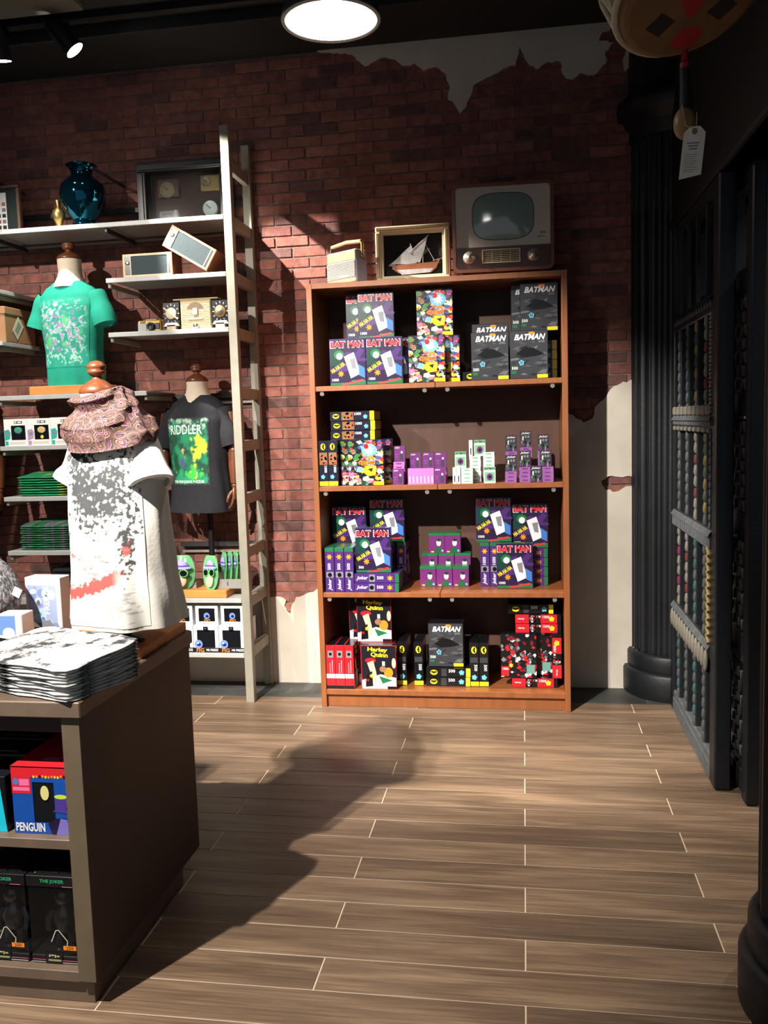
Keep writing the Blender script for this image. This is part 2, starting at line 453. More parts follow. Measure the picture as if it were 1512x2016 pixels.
# ================================================================= BOOKCASE
M_cherry = mat('cherry_veneer', S(142, 84, 46), .45, var=.16, scale=5, stretch=(6, 6, .6), coat=.15)
M_cherry_d = mat('cherry_back', S(84, 56, 44), .6, var=.12, scale=5, stretch=(4, 4, .5))
M_clear = mat('clear_plastic', S(150, 150, 148), .15, alpha=.6, spec=.6)
BX0, BX1, BY, BYB = -1.08, .219, 4.437, 4.845
bc = thing('bookcase', 'tall cherry wood bookcase of four bays filled with puzzle boxes', 'bookcase', ((BX0+BX1)/2, BY, 0))
ox = (BX0+BX1)/2
def bpart(name, x0, x1, y0, y1, z0, z1, m, c=.0015):
    b = MB(); b.box(x0-ox, x1-ox, y0-BY, y1-BY, z0, z1, m, c); return b.obj(name, bc)
bpart('side_panel', BX0, BX0+.028, BY, BYB, 0, 2.206, M_cherry)
bpart('side_panel', BX1-.028, BX1, BY, BYB, 0, 2.206, M_cherry)
bpart('top_board', BX0+.028, BX1-.028, BY, BYB, 2.179, 2.206, M_cherry)
bpart('back_panel', BX0+.028, BX1-.028, BYB-.012, BYB, .02, 2.179, M_cherry_d)
bpart('kick_board', BX0+.028, BX1-.028, BY+.022, BY+.04, 0, .068, M_cherry)
SH = [1.690, 1.175, .617, .097]
SHT = [v+.001 for v in SH]                     # goods rest a hair above the boards
XM = -.435
for i, z in enumerate(SH):
    if i < 3:
        bpart('shelf', BX0+.0285, XM-.0015, BY+.004, BYB-.012, z-.026, z, M_cherry); bpart('shelf', XM+.0015, BX1-.0285, BY+.004, BYB-.012, z-.026, z, M_cherry)
        for x in (BX0+.06, XM-.055, XM+.06, BX1-.075):
            b = MB(); b.tube([(x-ox, .012, z-.038), (x-ox, .03, z-.038)], .011, M_clear, 12); b.obj('shelf_peg', bc)
    else:
        bpart('shelf', BX0+.0285, BX1-.0285, BY+.002, BYB-.012, z-.029, z, M_cherry)

# ---- puzzle boxes
PWd, PH, PD = .186, .235, .049
C_pur = S(74, 44, 112); C_dk = S(26, 22, 36)
purp = flat(C_pur, .25); dkp = flat(S(44, 30, 62), .25); teal = flat(S(50, 150, 150), .25); green = flat(S(36, 110, 66), .25)
navy = flat(S(28, 30, 48), .25); blk = flat(S(20, 20, 23), .22); redb = flat(S(196, 34, 44), .25); cgrey = flat(S(58, 60, 64), .22)
lite = flat(S(226, 226, 230), .25); midg = flat(S(128, 130, 136), .25); blue = flat(S(66, 120, 196), .25); skyb = flat(S(110, 190, 226), .25)
yelb = flat(S(240, 214, 40), .25); orgb = flat(S(240, 140, 40), .25); pink = flat(S(226, 110, 160), .25); skin = flat(S(230, 190, 160), .25)
PAL = [flat(S(*c), .25) for c in ((214, 60, 50), (240, 206, 60), (60, 130, 70), (70, 90, 160), (230, 140, 60), (232, 226, 214), (120, 70, 130), (30, 30, 34), (120, 180, 200), (226, 120, 150), (150, 100, 60), (40, 70, 60))]

def cover_ha(p, W, H, num):
    p.rect(0, 0, W, H, dkp).rect(0, H*.42, W*.30, H*.80, flat(S(26, 60, 56), .25))
    rr = random.Random(3)
    for i in range(7): p.disc(W*rr.uniform(.5, .95), H*rr.uniform(.35, .75), W*.09, W*.05, purp, 9)
    p.poly([(W*.02, H*.30), (W*.62, H*.30), (W*.98, H*.74), (W*.86, H*.80), (W*.40, H*.44)], purp)
    p.disc(W*.26, H*.66, W*.15, H*.10, green, 14).disc(W*.27, H*.63, W*.09, H*.075, lite, 12)      # plain colour blots, no figure
    p.poly([(W*.40, H*.62), (W*.68, H*.71), (W*.86, H*.24), (W*.58, H*.14)], lite)
    p.poly([(W*.56, H*.56), (W*.72, H*.58), (W*.74, H*.34), (W*.62, H*.36)], midg)
    p.poly([(W*.80, H*.45), (W*.98, H*.36), (W*.98, H*.14), (W*.82, H*.20)], blue).rect(0, 0, W, H*.05, green).rect(W*.6, 0, W, H*.10, green)
    p.poly([(W*.30, H*.02), (W*.92, H*.12), (W*.96, H*.08), (W*.40, 0)], RED)
    p.rect(W*.01, H*.80, W*.99, H*.99, dkp)
    for t, c in (('BAT', .23), ('MAN', .74)):
        p.text(t, W*c, H*.885, H*.158, lite, w=W*.445, bold=.055).text(t, W*c, H*.885, H*.138, redb, w=W*.415, bold=.05)
    p.text('HA HA HA', W*.22, H*.385, H*.095, yelb, w=W*.44, rot=.55, bold=.04).star(W*.30, H*.245, W*.10, orgb, 7)
    p.text(num, W*.14, H*.115, H*.06, lite)
def cover_comic(p, W, H, num):
    rr = random.Random(11); p.rect(0, 0, W, H, PAL[7])
    for i in range(210):
        x, y = W*rr.random(), H*rr.random(); s_ = W*rr.uniform(.04, .13); a = rr.uniform(0, 3)
        k = rr.choice((3, 4, 4, 5, 6))
        pts = [(min(W, max(0, x+s_*rr.uniform(.6, 1.1)*cos(a+2*pi*q/k))), min(H, max(0, y+s_*rr.uniform(.4, .9)*sin(a+2*pi*q/k)))) for q in range(k)]
        p.poly(pts, rr.choice(PAL), keep=i % 4 > 0)
    p.disc(W*.60, H*.78, W*.22, H*.14, skyb).star(W*.60, H*.78, W*.17, lite, 9).disc(W*.52, H*.86, W*.07, W*.07, redb)
    p.rect(W*.30, H*.46, W*.76, H*.54, orgb).text('BAT', W*.42, H*.50, H*.06, redb).text('ZAP', W*.65, H*.50, H*.06, redb)
    p.poly([(W*.40, H*.30), (W*.5, H*.43), (W*.66, H*.42), (W*.80, H*.33), (W*.76, H*.22), (W*.56, H*.20)], yelb)
    p.poly([(W*.55, H*.36), (W*.7, H*.38), (W*.66, H*.29)], PAL[7]).rect(W*.70, 0, W, H*.08, yelb).text(num, W*.15, H*.09, H*.06, lite)
def cover_grey(p, W, H, num):
    rr = random.Random(5); p.rect(0, 0, W, H, cgrey)
    gs = [flat(S(c, c, c+4), .22) for c in (36, 48, 70, 84, 104)]
    for i in range(46):
        x, y = W*rr.random(), H*rr.uniform(.05, .80); s_ = W*rr.uniform(.05, .17); a = rr.uniform(-.3, .9)
        p.poly([(min(W, max(0, x+s_*u)), min(H, max(0, y+s_*v))) for u, v in ((-1, -.2*cos(a)), (-.2, .3), (.9, sin(a)), (.3, -.35))], rr.choice(gs), keep=i % 3 > 0)
    p.poly([(W*.16, H*.52), (W*.4, H*.66), (W*.62, H*.64), (W*.92, H*.5), (W*.66, H*.46), (W*.4, H*.44)], blk)
    p.disc(W*.58, H*.95, W*.09, H*.03, orgb, 12)
    p.text('BATMAN', W*.53, H*.865, H*.135, blk, w=W*.86, shear=.3, bold=.06).text('BATMAN', W*.53, H*.87, H*.125, lite, w=W*.84, shear=.3, bold=.035)
    p.text('#700', W*.84, H*.765, H*.05, midg).jigsaw(W*.30, H*.33, W*.075, skyb)
    p.text(num, W*.12, H*.22, H*.065, lite).rect(W*.72, 0, W, H*.075, yelb).rect(W*.03, H*.10, W*.16, H*.16, green)
def cover_jester(p, W, H, num):
    p.rect(0, 0, W, H, flat(S(30, 28, 36), .25)).poly([(0, 0), (W, 0), (W, H*.26), (W*.55, H*.34), (0, H*.2)], lite)
    p.disc(W*.26, H*.66, W*.16, H*.06, redb).poly([(W*.16, H*.6), (W*.34, H*.66), (W*.42, H*.38), (W*.46, H*.16), (W*.28, H*.12), (W*.26, H*.36)], skin)
    p.poly([(W*.12, H*.30), (W*.3, H*.42), (W*.32, H*.06), (W*.1, H*.04)], blk).disc(W*.78, H*.38, W*.13, H*.12, orgb).disc(W*.62, H*.46, W*.10, H*.07, flat(S(150, 110, 80), .25))
    p.disc(W*.94, H*.6, W*.06, H*.12, skin).rect(W*.60, H*.54, W*.68, H*.64, lite).poly([(W*.5, H*.3), (W*.9, H*.2), (W*.6, H*.12)], green)
    p.text('Harley', W*.47, H*.90, H*.125, yelb, w=W*.58, rot=-.06, bold=.035).text('Quinn', W*.52, H*.785, H*.125, yelb, w=W*.50, rot=-.06, bold=.035)
    p.star(W*.28, H*.30, W*.07, yelb, 6).text(num, W*.13, H*.20, H*.06, redb).rect(W*.74, 0, W, H*.06, blk)
def cover_red(p, W, H, num):
    rr = random.Random(21); p.rect(0, 0, W, H, blk)
    pal = [redb, redb, blk, lite, flat(S(120, 30, 40), .25), midg, flat(S(60, 60, 70), .25)]
    for i in range(110):
        x, y = W*rr.random(), H*rr.random(); s_ = W*rr.uniform(.03, .10); k = rr.choice((4, 5, 7))
        p.poly([(min(W, max(0, x+s_*rr.uniform(.5, 1.1)*cos(2*pi*q/k))), min(H, max(0, y+s_*rr.uniform(.5, 1.1)*sin(2*pi*q/k)))) for q in range(k)], rr.choice(pal), keep=i % 4 > 0)
    p.star(W*.28, H*.28, W*.08, yelb, 6).rect(0, H*.03, W*.22, H*.26, redb).text(num, W*.12, H*.2, H*.055, lite).rect(W*.72, H*.10, W*.95, H*.30, flat(S(110, 160, 150), .25))
def spine(p, kind, num):                         # u runs along the long edge, v across
    W, D = PH, PD
    base = {'ha': purp, 'comic': navy, 'grey': blk, 'jester': redb, 'red': redb}[kind]
    p.rect(0, 0, W, D, base)
    if kind == 'ha':
        p.rect(W*.92, 0, W, D, green).text('Joker', W*.17, D*.5, D*.5, lite, shear=.3).rect(W*.33, D*.1, W*.46, D*.9, midg).disc(W*.39, D*.5, D*.25, D*.25, blk, 8)
        p.text(num, W*.58, D*.55, D*.36, lite).star(W*.80, D*.5, D*.36, orgb, 6).disc(W*.80, D*.5, D*.12, D*.12, yelb, 6)
    elif kind == 'comic':
        p.disc(W*.13, D*.5, D*.36, D*.27, yelb).bat(W*.13, D*.5, D*.62, blk).rect(W*.26, D*.06, W*.53, D*.94, PAL[10])
        rr = random.Random(2)
        for i in range(14): p.disc(W*rr.uniform(.29, .5), D*rr.uniform(.2, .8), D*.13, D*.13, rr.choice(PAL), 6, keep=i > 0)
        p.text(num, W*.63, D*.72, D*.3, lite).jigsaw(W*.80, D*.4, D*.24, skyb).rect(W*.90, 0, W, D, yelb)
    elif kind == 'grey':
        p.disc(W*.17, D*.5, D*.40, D*.30, yelb).bat(W*.17, D*.5, D*.68, blk).rect(W*.34, D*.08, W*.46, D*.92, cgrey)
        p.text(num, W*.58, D*.68, D*.36, lite).jigsaw(W*.80, D*.5, D*.30, skyb).rect(W*.90, 0, W, D, yelb)
    elif kind == 'jester':
        p.rect(0, 0, W*.07, D, blk).rect(W*.24, 0, W*.34, D, lite).rect(W*.72, D*.2, W*.88, D*.8, midg).disc(W*.80, D*.5, D*.18, D*.18, blk, 8).rect(W*.36, D*.3, W*.66, D*.34, lite).rect(W*.36, D*.55, W*.6, D*.59, lite)
    else:
        p.rect(W*.30, 0, W*.56, D, blk); rr = random.Random(4)
        for i in range(12): p.disc(W*rr.uniform(.32, .54), D*rr.uniform(.15, .85), D*.13, D*.13, rr.choice([redb, lite, midg]), 6, keep=i > 0)
        p.text('Harley', W*.13, D*.5, D*.25, lite, shear=.3).text(num, W*.68, D*.72, D*.3, lite).jigsaw(W*.80, D*.5, D*.30, yelb).rect(W*.92, 0, W, D, blk)
COVER = {'ha': cover_ha, 'comic': cover_comic, 'grey': cover_grey, 'jester': cover_jester, 'red': cover_red}
BODY = {'ha': purp, 'comic': navy, 'grey': blk, 'jester': redb, 'red': blk}
PROTO = {}
def puzzle_meshes(kind, num):
    if (kind, num) in PROTO: return PROTO[(kind, num)]
    PB = PD-.0014
    b = MB(); b.box(-PWd/2, PWd/2, 0, PB, 0, PH, BODY[kind], .0012)
    side = {'ha': green, 'comic': yelb, 'grey': yelb, 'jester': blk, 'red': blk}[kind]
    b.box(-PWd/2+.001, PWd/2-.001, PD*.52, PB+.0002, 0.0004, PH+.0006, BODY[kind] if kind != 'ha' else purp)
    p = Print(); COVER[kind](p, PWd-.004, PH-.004, num); f = MB(); p.to(f, lambda u, v, d: (u-PWd/2+.002, -.0002-d, v+.002))
    p = Print(); spine(p, kind, num); g = MB(); p.to(g, lambda u, v, d: (-PWd/2-.0002-d, .001+v*.96, u*.99+.001))
    e = MB(); p = Print(); p.rect(0, 0, PWd-.004, PB-.004, side); p.to(e, lambda u, v, d: (u-PWd/2+.002, v+.002, PH+.0008+d)); p.to(e, lambda u, v, d: (PWd/2+.0004+d, v+.002, (u*PH/PWd)+.002))
    PROTO[(kind, num)] = (b.mesh('puzzle_box', True), f.mesh('cover_print'), g.mesh('spine_print'), e.mesh('end_print'))
    return PROTO[(kind, num)]
ORI = {'face': Matrix.Identity(3), 'spine': Matrix.Rotation(pi/2, 3, 'Z'),
       'spine_down': Matrix(((0, 1, 0), (1, 0, 0), (0, 0, -1))),
       'flat': Matrix(((0, 0, 1), (1, 0, 0), (0, 1, 0)))}
def puzzle(kind, num, ori, x0, y0, z0, label, group='puzzle boxes in the bookcase', turn=0.):
    """x0: left edge; y0: front; z0: what it stands on"""
    me = puzzle_meshes(kind, num)
    o = link('puzzle_box', me[0]); tag(o, label, 'box', group)
    if ori == 'spine' and kind in ('comic', 'grey'): ori = 'spine_down'
    L = {'face': (x0+PWd/2, y0, z0), 'spine': (x0+PD, y0+PWd/2, z0), 'spine_down': (x0, y0+PWd/2, z0+PH+.0007), 'flat': (x0, y0+PWd/2, z0)}[ori]
    R = Matrix.Rotation(turn, 3, 'Z') @ ORI[ori]
    o.rotation_euler = R.to_euler(); o.location = L
    link('cover_print', me[1], o); link('spine_print', me[2], o)
    if not (ori == 'face' and kind in ('comic', 'grey')): link('end_print', me[3], o)
    return o
G1 = 'puzzle boxes on the top shelf'; z = SHT[0]
puzzle('ha', '1000', 'face', -.974, 4.455, z, 'red titled purple puzzle box at the far left front of the top shelf', G1)
puzzle('ha', '1000', 'face', -.784, 4.452, z, 'brightly lit red titled puzzle box, second from left in front on the top shelf', G1)
puzzle('ha', '1000', 'face', -.93, 4.545, z, 'red titled puzzle box hidden behind the far left front box of the top shelf', G1)
puzzle('ha', '1000', 'face', -.735, 4.535, z, 'red titled puzzle box hidden behind the brightly lit front box of the top shelf', G1)
puzzle('ha', '1000', 'face', -.905, 4.572, z+PH, 'shadowed puzzle box half hidden in the upper left of the top shelf', G1)
puzzle('ha', '1000', 'face', -.832, 4.520, z+PH, 'shadowed red titled puzzle box standing on the left boxes of the top shelf', G1)
puzzle('comic', '1000', 'face', -.568, 4.45, z, 'colourful comic collage puzzle box in front in the middle of the top shelf', G1)
puzzle('comic', '1000', 'face', -.499, 4.515, z, 'shadowed collage puzzle box behind and to the right of the front collage box, top shelf', G1)
puzzle('comic', '1000', 'face', -.530, 4.520, z+PH, 'collage puzzle box raised on top of the others in the middle of the top shelf', G1)
puzzle('grey', '500', 'face', -.253, 4.452, z, 'dark grey white titled puzzle box left of its twin on the top shelf front', G1)
puzzle('grey', '500', 'face', -.062, 4.450, z, 'dark grey white titled puzzle box at the right of the top shelf front', G1)
puzzle('grey', '500', 'flat', -.302, 4.515, z, 'grey puzzle box lying flat behind the left grey box of the top shelf', G1)
puzzle('grey', '500', 'face', -.252, 4.530, z+PD, 'grey puzzle box with glare peeking over its twin on the top shelf', G1)
puzzle('grey', '500', 'face', -.062, 4.515, z, 'grey puzzle box hidden behind the right grey box of the top shelf', G1)
puzzle('grey', '500', 'face', -.055, 4.560, z+PH, 'grey puzzle box half hidden in the upper right of the top shelf', G1)
puzzle('grey', '500', 'face', -.010, 4.510, z+PH, 'white titled grey puzzle box standing on top at the right of the top shelf', G1)
G2 = 'puzzle boxes on the second shelf'; z = SHT[1]
puzzle('comic', '1000', 'spine', -1.050, 4.45, z, 'upright collage puzzle box, spine out, against the left side of the second shelf', G2)
puzzle('comic', '1000', 'spine', -1.000, 4.448, z, 'upright collage puzzle box, spine out, second from the left side of the second shelf', G2)
puzzle('comic', '1000', 'face', -.948, 4.506, z, 'collage puzzle box in shade behind the bright collage box on the second shelf', G2)
puzzle('comic', '1000', 'face', -.895, 4.448, z, 'bright collage puzzle box facing out on the left half of the second shelf', G2)
puzzle('comic', '1000', 'face', -.868, 4.557, z, 'rearmost collage puzzle box, its edge showing right of the bright one on the second shelf', G2)
for k, nm in enumerate(('lowest', 'middle', 'topmost')):
    puzzle('comic', '1000', 'flat', -.995+.003*(k == 1), 4.505, z+PH+k*(PD+.0008), nm+' of three puzzle boxes lying flat on the boxes of the second shelf', G2)
G3 = 'puzzle boxes on the third shelf'; z = SHT[2]
for k, nm in enumerate(('first', 'second', 'third')):
    puzzle('ha', '500', 'spine', -1.037+k*.0515, 4.447, z, nm+' upright purple puzzle box from the left on the third shelf, spine out', G3)
puzzle('ha', '500', 'flat', -.884, 4.447, z, 'lower of two purple puzzle boxes lying flat on the third shelf', G3)
puzzle('ha', '500', 'flat', -.882, 4.447, z+PD+.0006, 'upper of two purple puzzle boxes lying flat on the third shelf', G3)
puzzle('ha', '500', 'face', -.876, 4.470, z+2*PD+.0012, 'red titled puzzle box standing on two flat boxes, left half of the third shelf', G3)
puzzle('ha', '500', 'flat', -.98, 4.638, z, 'flat purple puzzle box hidden at the left back of the third shelf, lower', G3)
puzzle('ha', '500', 'flat', -.98, 4.638, z+PD+.0006, 'flat purple puzzle box hidden at the left back of the third shelf, second up', G3)
puzzle('ha', '500', 'flat', -.98, 4.638, z+2*PD+.0012, 'flat purple puzzle box hidden at the left back of the third shelf, third up', G3)
puzzle('ha', '1000', 'flat', -.98, 4.638, z+3*PD+.0018, 'flat purple puzzle box hidden at the left back of the third shelf, uppermost', G3)
puzzle('ha', '1000', 'face', -1.034, 4.645, z+4*PD+.0024, 'red titled puzzle box at the back left of the third shelf above the upright spines', G3)
puzzle('ha', '500', 'spine', -.685, 4.642, z, 'upright purple puzzle box right of the flat pair on the third shelf', G3)
puzzle('ha', '500', 'spine', -.745, 4.642, z, 'upright purple puzzle box hidden behind the raised red titled box of the third shelf', G3)
puzzle('ha', '1000', 'face', -.826, 4.645, z+PH, 'highest red titled puzzle box on the left half of the third shelf', G3)
puzzle('ha', '1000', 'spine', -.236, 4.610, z, 'upright purple puzzle box at the left of the right-half group, third shelf', G3)
puzzle('ha', '1000', 'spine', -.185, 4.610, z, 'upright purple puzzle box next to the front box of the right half, third shelf', G3)
puzzle('ha', '1000', 'face', -.148, 4.555, z, 'red titled puzzle box facing front on the right half of the third shelf', G3)
puzzle('ha', '1000', 'face', -.255, 4.625, z+PH, 'red titled puzzle box raised on upright boxes, right half of the third shelf', G3)
for k, nm in enumerate(('lowest', 'second lowest', 'third lowest', 'topmost')):
    puzzle('ha', '1000', 'flat', -.118, 4.638, z+k*(PD+.0006), nm+' of four purple puzzle boxes stacked flat at the right of the third shelf', G3)
puzzle('ha', '1000', 'face', -.066, 4.642, z+4*(PD+.0006), 'red titled puzzle box standing on the flat pile, right end of the third shelf', G3)
G4 = 'puzzle boxes on the bottom shelf'; z = SHT[3]
for k, nm in enumerate(('first', 'second', 'third')):
    puzzle('jester', '500', 'spine', -1.051+k*.050, 4.447, z, nm+' red upright puzzle box from the left on the bottom shelf', G4)
puzzle('jester', '500', 'face', -.862, 4.452, z, 'black puzzle box with yellow title in front on the bottom shelf', G4)
puzzle('jester', '500', 'face', -.897, 4.556, z, 'black puzzle box mostly hidden behind the front yellow titled box, bottom shelf', G4)
puzzle('jester', '500', 'face', -.875, 4.506, z, 'black puzzle box directly behind the front yellow titled box, bottom shelf', G4)
puzzle('jester', '500', 'face', -.945, 4.578, z+PH, 'dark puzzle box edge showing left of the upper yellow titled box, bottom shelf', G4)
puzzle('jester', '500', 'face', -.893, 4.530, z+PH, 'black puzzle box with yellow title raised on others, bottom shelf', G4)
puzzle('grey', '500', 'spine', -.680, 4.530, z, 'black upright puzzle box with yellow foot, right beside the yellow titled boxes', G4)
puzzle('grey', '500', 'spine', -.592, 4.530, z, 'black upright puzzle box with yellow foot, just left of the grey titled box', G4)
puzzle('grey', '500', 'flat', -.529, 4.525, z, 'lower black puzzle box lying flat in the middle of the bottom shelf', G4)
puzzle('grey', '500', 'flat', -.527, 4.525, z+PD+.0006, 'upper black puzzle box lying flat in the middle of the bottom shelf', G4)
puzzle('grey', '500', 'face', -.515, 4.548, z+2*PD+.0012, 'grey puzzle box with white title on two flat boxes, bottom shelf', G4)
puzzle('grey', '500', 'face', -.512, 4.602, z+2*PD+.0012, 'grey puzzle box right behind the white titled one, bottom shelf', G4)
puzzle('grey', '500', 'spine', -.298, 4.530, z, 'black upright puzzle box just right of the grey titled box, bottom shelf', G4)
puzzle('grey', '500', 'spine', -.247, 4.530, z, 'black upright puzzle box second right of the grey titled box, bottom shelf', G4)
puzzle('red', '1000', 'flat', -.078, 4.53, z, 'red puzzle box lying flat at the bottom of the right pile, bottom shelf', G4)
puzzle('red', '1000', 'face', -.134, 4.53, z+PD+.0006, 'red and black collage puzzle box facing front at the right of the bottom shelf', G4)
puzzle('red', '1000', 'face', -.052, 4.582, z+PD+.0006, 'dark collage puzzle box behind the front red collage box, bottom shelf', G4)
puzzle('red', '1000', 'spine', .130, 4.53, z+PD+.0006, 'red upright puzzle box against the right side of the bottom shelf', G4)
puzzle('red', '1000', 'flat', -.056, 4.55, z+PD+PH+.0012, 'lower red flat puzzle box on top of the right pile, bottom shelf', G4)
puzzle('red', '1000', 'flat', -.057, 4.55, z+2*PD+PH+.0018, 'upper red flat puzzle box on top of the right pile, bottom shelf', G4)
puzzle('grey', '500', 'flat', -.094, 4.56, z+3*PD+PH+.0024, 'dark puzzle box lying on the very top of the right pile, bottom shelf', G4)

for k, nm in enumerate(('lowest', 'second lowest', 'third lowest', 'topmost')):
    puzzle('comic' if k % 2 else 'grey', '1000', 'flat', -.0605, 4.625, SHT[0]+k*(PD+.0006), nm+' of the flat puzzle boxes tucked against the right side of the top shelf', G1)

# ---- small card packs
CW, CH, CD = .0575, .082, .0188
lil = flat(S(112, 52, 118), .3); lil2 = flat(S(150, 96, 160), .3); pinkp = flat(S(206, 120, 190), .3); mint = flat(S(120, 186, 140), .3); palem = flat(S(190, 206, 176), .3)
def pack_mesh(kind):
    if ('pack', kind) in PROTO: return PROTO[('pack', kind)]
    body = {'purple': lil, 'green': palem, 'dark': lil}[kind]
    b = MB(); b.box(-CW/2, CW/2, 0, CD, 0, CH, body, .001)
    p = Print(); W, H = CW, CH
    if kind == 'purple':
        p.rect(0, 0, W, H, lil).text('Joker', W*.3, H*.88, H*.13, lite, shear=.3).poly([(W*.5, H*.1), (W*.86, H*.06), (W*.8, H*.5), (W*.66, H*.58), (W*.52, H*.44)], flat(S(70, 60, 76), .3))
        p.disc(W*.70, H*.60, W*.09, H*.08, lite, 9).rect(W*.1, H*.45, W*.36, H*.49, lil2).rect(W*.1, H*.3, W*.32, H*.33, lil2)
        sp = pinkp
    elif kind == 'green':
        p.rect(0, 0, W, H, lite).rect(0, H*.8, W, H, mint).text('BATMAN', W*.5, H*.9, H*.13, blk, w=W*.86).rect(W*.06, H*.1, W*.94, H*.68, mint).disc(W*.5, H*.38, W*.27, H*.22, lil).star(W*.5, H*.38, W*.18, blk, 5)
        sp = lite
    else:
        p.rect(0, 0, W, H, flat(S(60, 50, 64), .3)).text('Joker', W*.5, H*.86, H*.16, lite, w=W*.8, shear=.3); rr = random.Random(9)
        for i in range(22): p.disc(W*rr.uniform(.1, .9), H*rr.uniform(.08, .7), W*.08, H*.09, rr.choice([green, blk, palem, midg, lil]), 7, keep=i % 3 > 0)
        sp = lil2
    f = MB(); p.to(f, lambda u, v, d: (u-W/2, -.0002-d, v))
    p.__init__(); p.rect(0, 0, CH, CD, sp).rect(CH*.1, CD*.36, CH*.5, CD*.62, blk if kind == 'green' else lite)
    p.to(f, lambda u, v, d: (-W/2-.0002-d, v, u))
    p.__init__(); p.rect(0, 0, W, CD, sp).rect(W*.25, CD*.3, W*.75, CD*.66, mint if kind == 'green' else lil)
    p.to(f, lambda u, v, d: (u-W/2, v, -.0002-d))
    PROTO[('pack', kind)] = (b.mesh('card_pack', True), f.mesh('pack_print'))
    return PROTO[('pack', kind)]
def pack(kind, ori, x0, y0, z0, label, group):
    me = pack_mesh(kind); o = link('card_pack', me[0]); tag(o, label, 'card pack', group)
    if ori == 'face': o.location = (x0+CW/2, y0, z0)
    elif ori == 'spine': o.location = (x0+CD, y0+CW/2, z0); o.rotation_euler = (0, 0, pi/2)
    else: o.location = (x0+CW/2, y0, z0+CD); o.rotation_euler = (-pi/2, 0, 0)
    link('pack_print', me[1], o)
z = SHT[1]; e_ = .0004
ordn = ('lowest', 'second lowest', 'third lowest', 'fourth lowest', 'fifth lowest', 'sixth lowest', 'seventh lowest', 'eighth lowest')
def pile(kind, n, x0, y0, z0, where, group):
    for k in range(n):
        nm = 'topmost' if k == n-1 else ordn[k]
        pack(kind, 'flat', x0+random.uniform(-.0015, .0015), y0, z0+k*(CD+e_), '%s flat pack of the %s' % (nm, where), group)
    return z0+n*(CD+e_)
Ga = 'purple card packs on the second shelf'
pack('purple', 'face', -.667, 4.46, z, 'purple card pack at the lower left of the purple packs, second shelf', Ga)
t_ = pile('purple', 6, -.668, 4.505, z, 'left end pile of purple packs', Ga)
pack('purple', 'face', -.664, 4.512, t_, 'purple card pack standing on the tall left pile, second shelf', Ga)
for k in range(7):
    pack('purple', 'spine', -.588+k*.0191, 4.46, z, ('first', 'second', 'third', 'fourth', 'fifth', 'sixth', 'seventh')[k]+' pink card pack spine from the left in the row on the second shelf', Ga)
for x, nm in ((-.588, 'left'), (-.520, 'middle'), (-.456, 'right')):
    t_ = pile('purple', 4, x, 4.545, z, nm+' pile behind the pink spines', Ga)
    pack('purple', 'face', x+.001, 4.55, t_, 'purple card pack behind the pink spine row, '+nm+' of three', Ga)
pack('purple', 'face', -.452, 4.46, z, 'purple card pack facing front at the right end of the pink spines', Ga)
Gb = 'green card packs on the second shelf'
for k in range(2): pack('green', 'spine', -.358+k*.0205, 4.455, z, ('first', 'second')[k]+' upright pale green card pack at the left of the green packs', Gb)
pile('green', 4, -.314, 4.455, z, 'green pile next to the two upright packs', Gb)
t_ = pile('green', 7, -.277, 4.54, z, 'tall pale green pile, second shelf middle', Gb)
pack('green', 'spine', -.279, 4.545, t_, 'upright green card pack beside the highest one, second shelf', Gb)
pack('green', 'face', -.252, 4.547, t_, 'highest green card pack, facing front, second shelf', Gb)
t_ = pile('green', 4, -.352, 4.54, z, 'green pile at the left back, second shelf', Gb)
pack('green', 'face', -.352, 4.545, t_, 'green card pack standing at the upper left of the green packs', Gb)
pack('green', 'face', -.200, 4.455, z, 'green card pack facing front at the right of the green packs', Gb)
pile('green', 8, -.206, 4.54, z, 'bright green pile behind the right front pack', Gb)
Gc = 'dark card packs on the second shelf'
t_ = pile('dark', 3, -.094, 4.455, z, 'purple pile at the lower left of the dark packs', Gc)
pack('dark', 'face', -.092, 4.458, t_, 'dark card pack on the lower left pile of the dark packs', Gc)
t_ = pile('dark', 8, -.094, 4.55, z, 'hidden tall pile at the left of the dark packs', Gc)
pack('dark', 'face', -.092, 4.553, t_, 'dark card pack at the upper left of the dark packs', Gc)
t_ = pile('dark', 4, -.024, 4.47, z, 'pile in the middle of the dark packs', Gc)
pack('dark', 'face', -.024, 4.473, t_-.0, 'dark card pack in the centre of the dark packs', Gc)
t_ = pile('dark', 9, -.018, 4.56, z, 'tall pile behind the centre dark packs', Gc)
pack('dark', 'face', -.018, 4.563, t_, 'highest dark card pack, alone on the tallest pile', Gc)
pack('dark', 'face', .030, 4.450, z, 'dark card pack facing front at the lower right of the dark packs', Gc)
t_ = pile('dark', 4, .088, 4.455, z, 'pile at the far right end of the second shelf', Gc)
pack('dark', 'face', .078, 4.462, t_, 'dark card pack standing on the far right pile', Gc)
t_ = pile('dark', 8, .070, 4.55, z, 'hidden pile at the right back of the dark packs', Gc)
pack('dark', 'face', .070, 4.553, t_, 'dark card pack at the upper right of the dark packs', Gc)

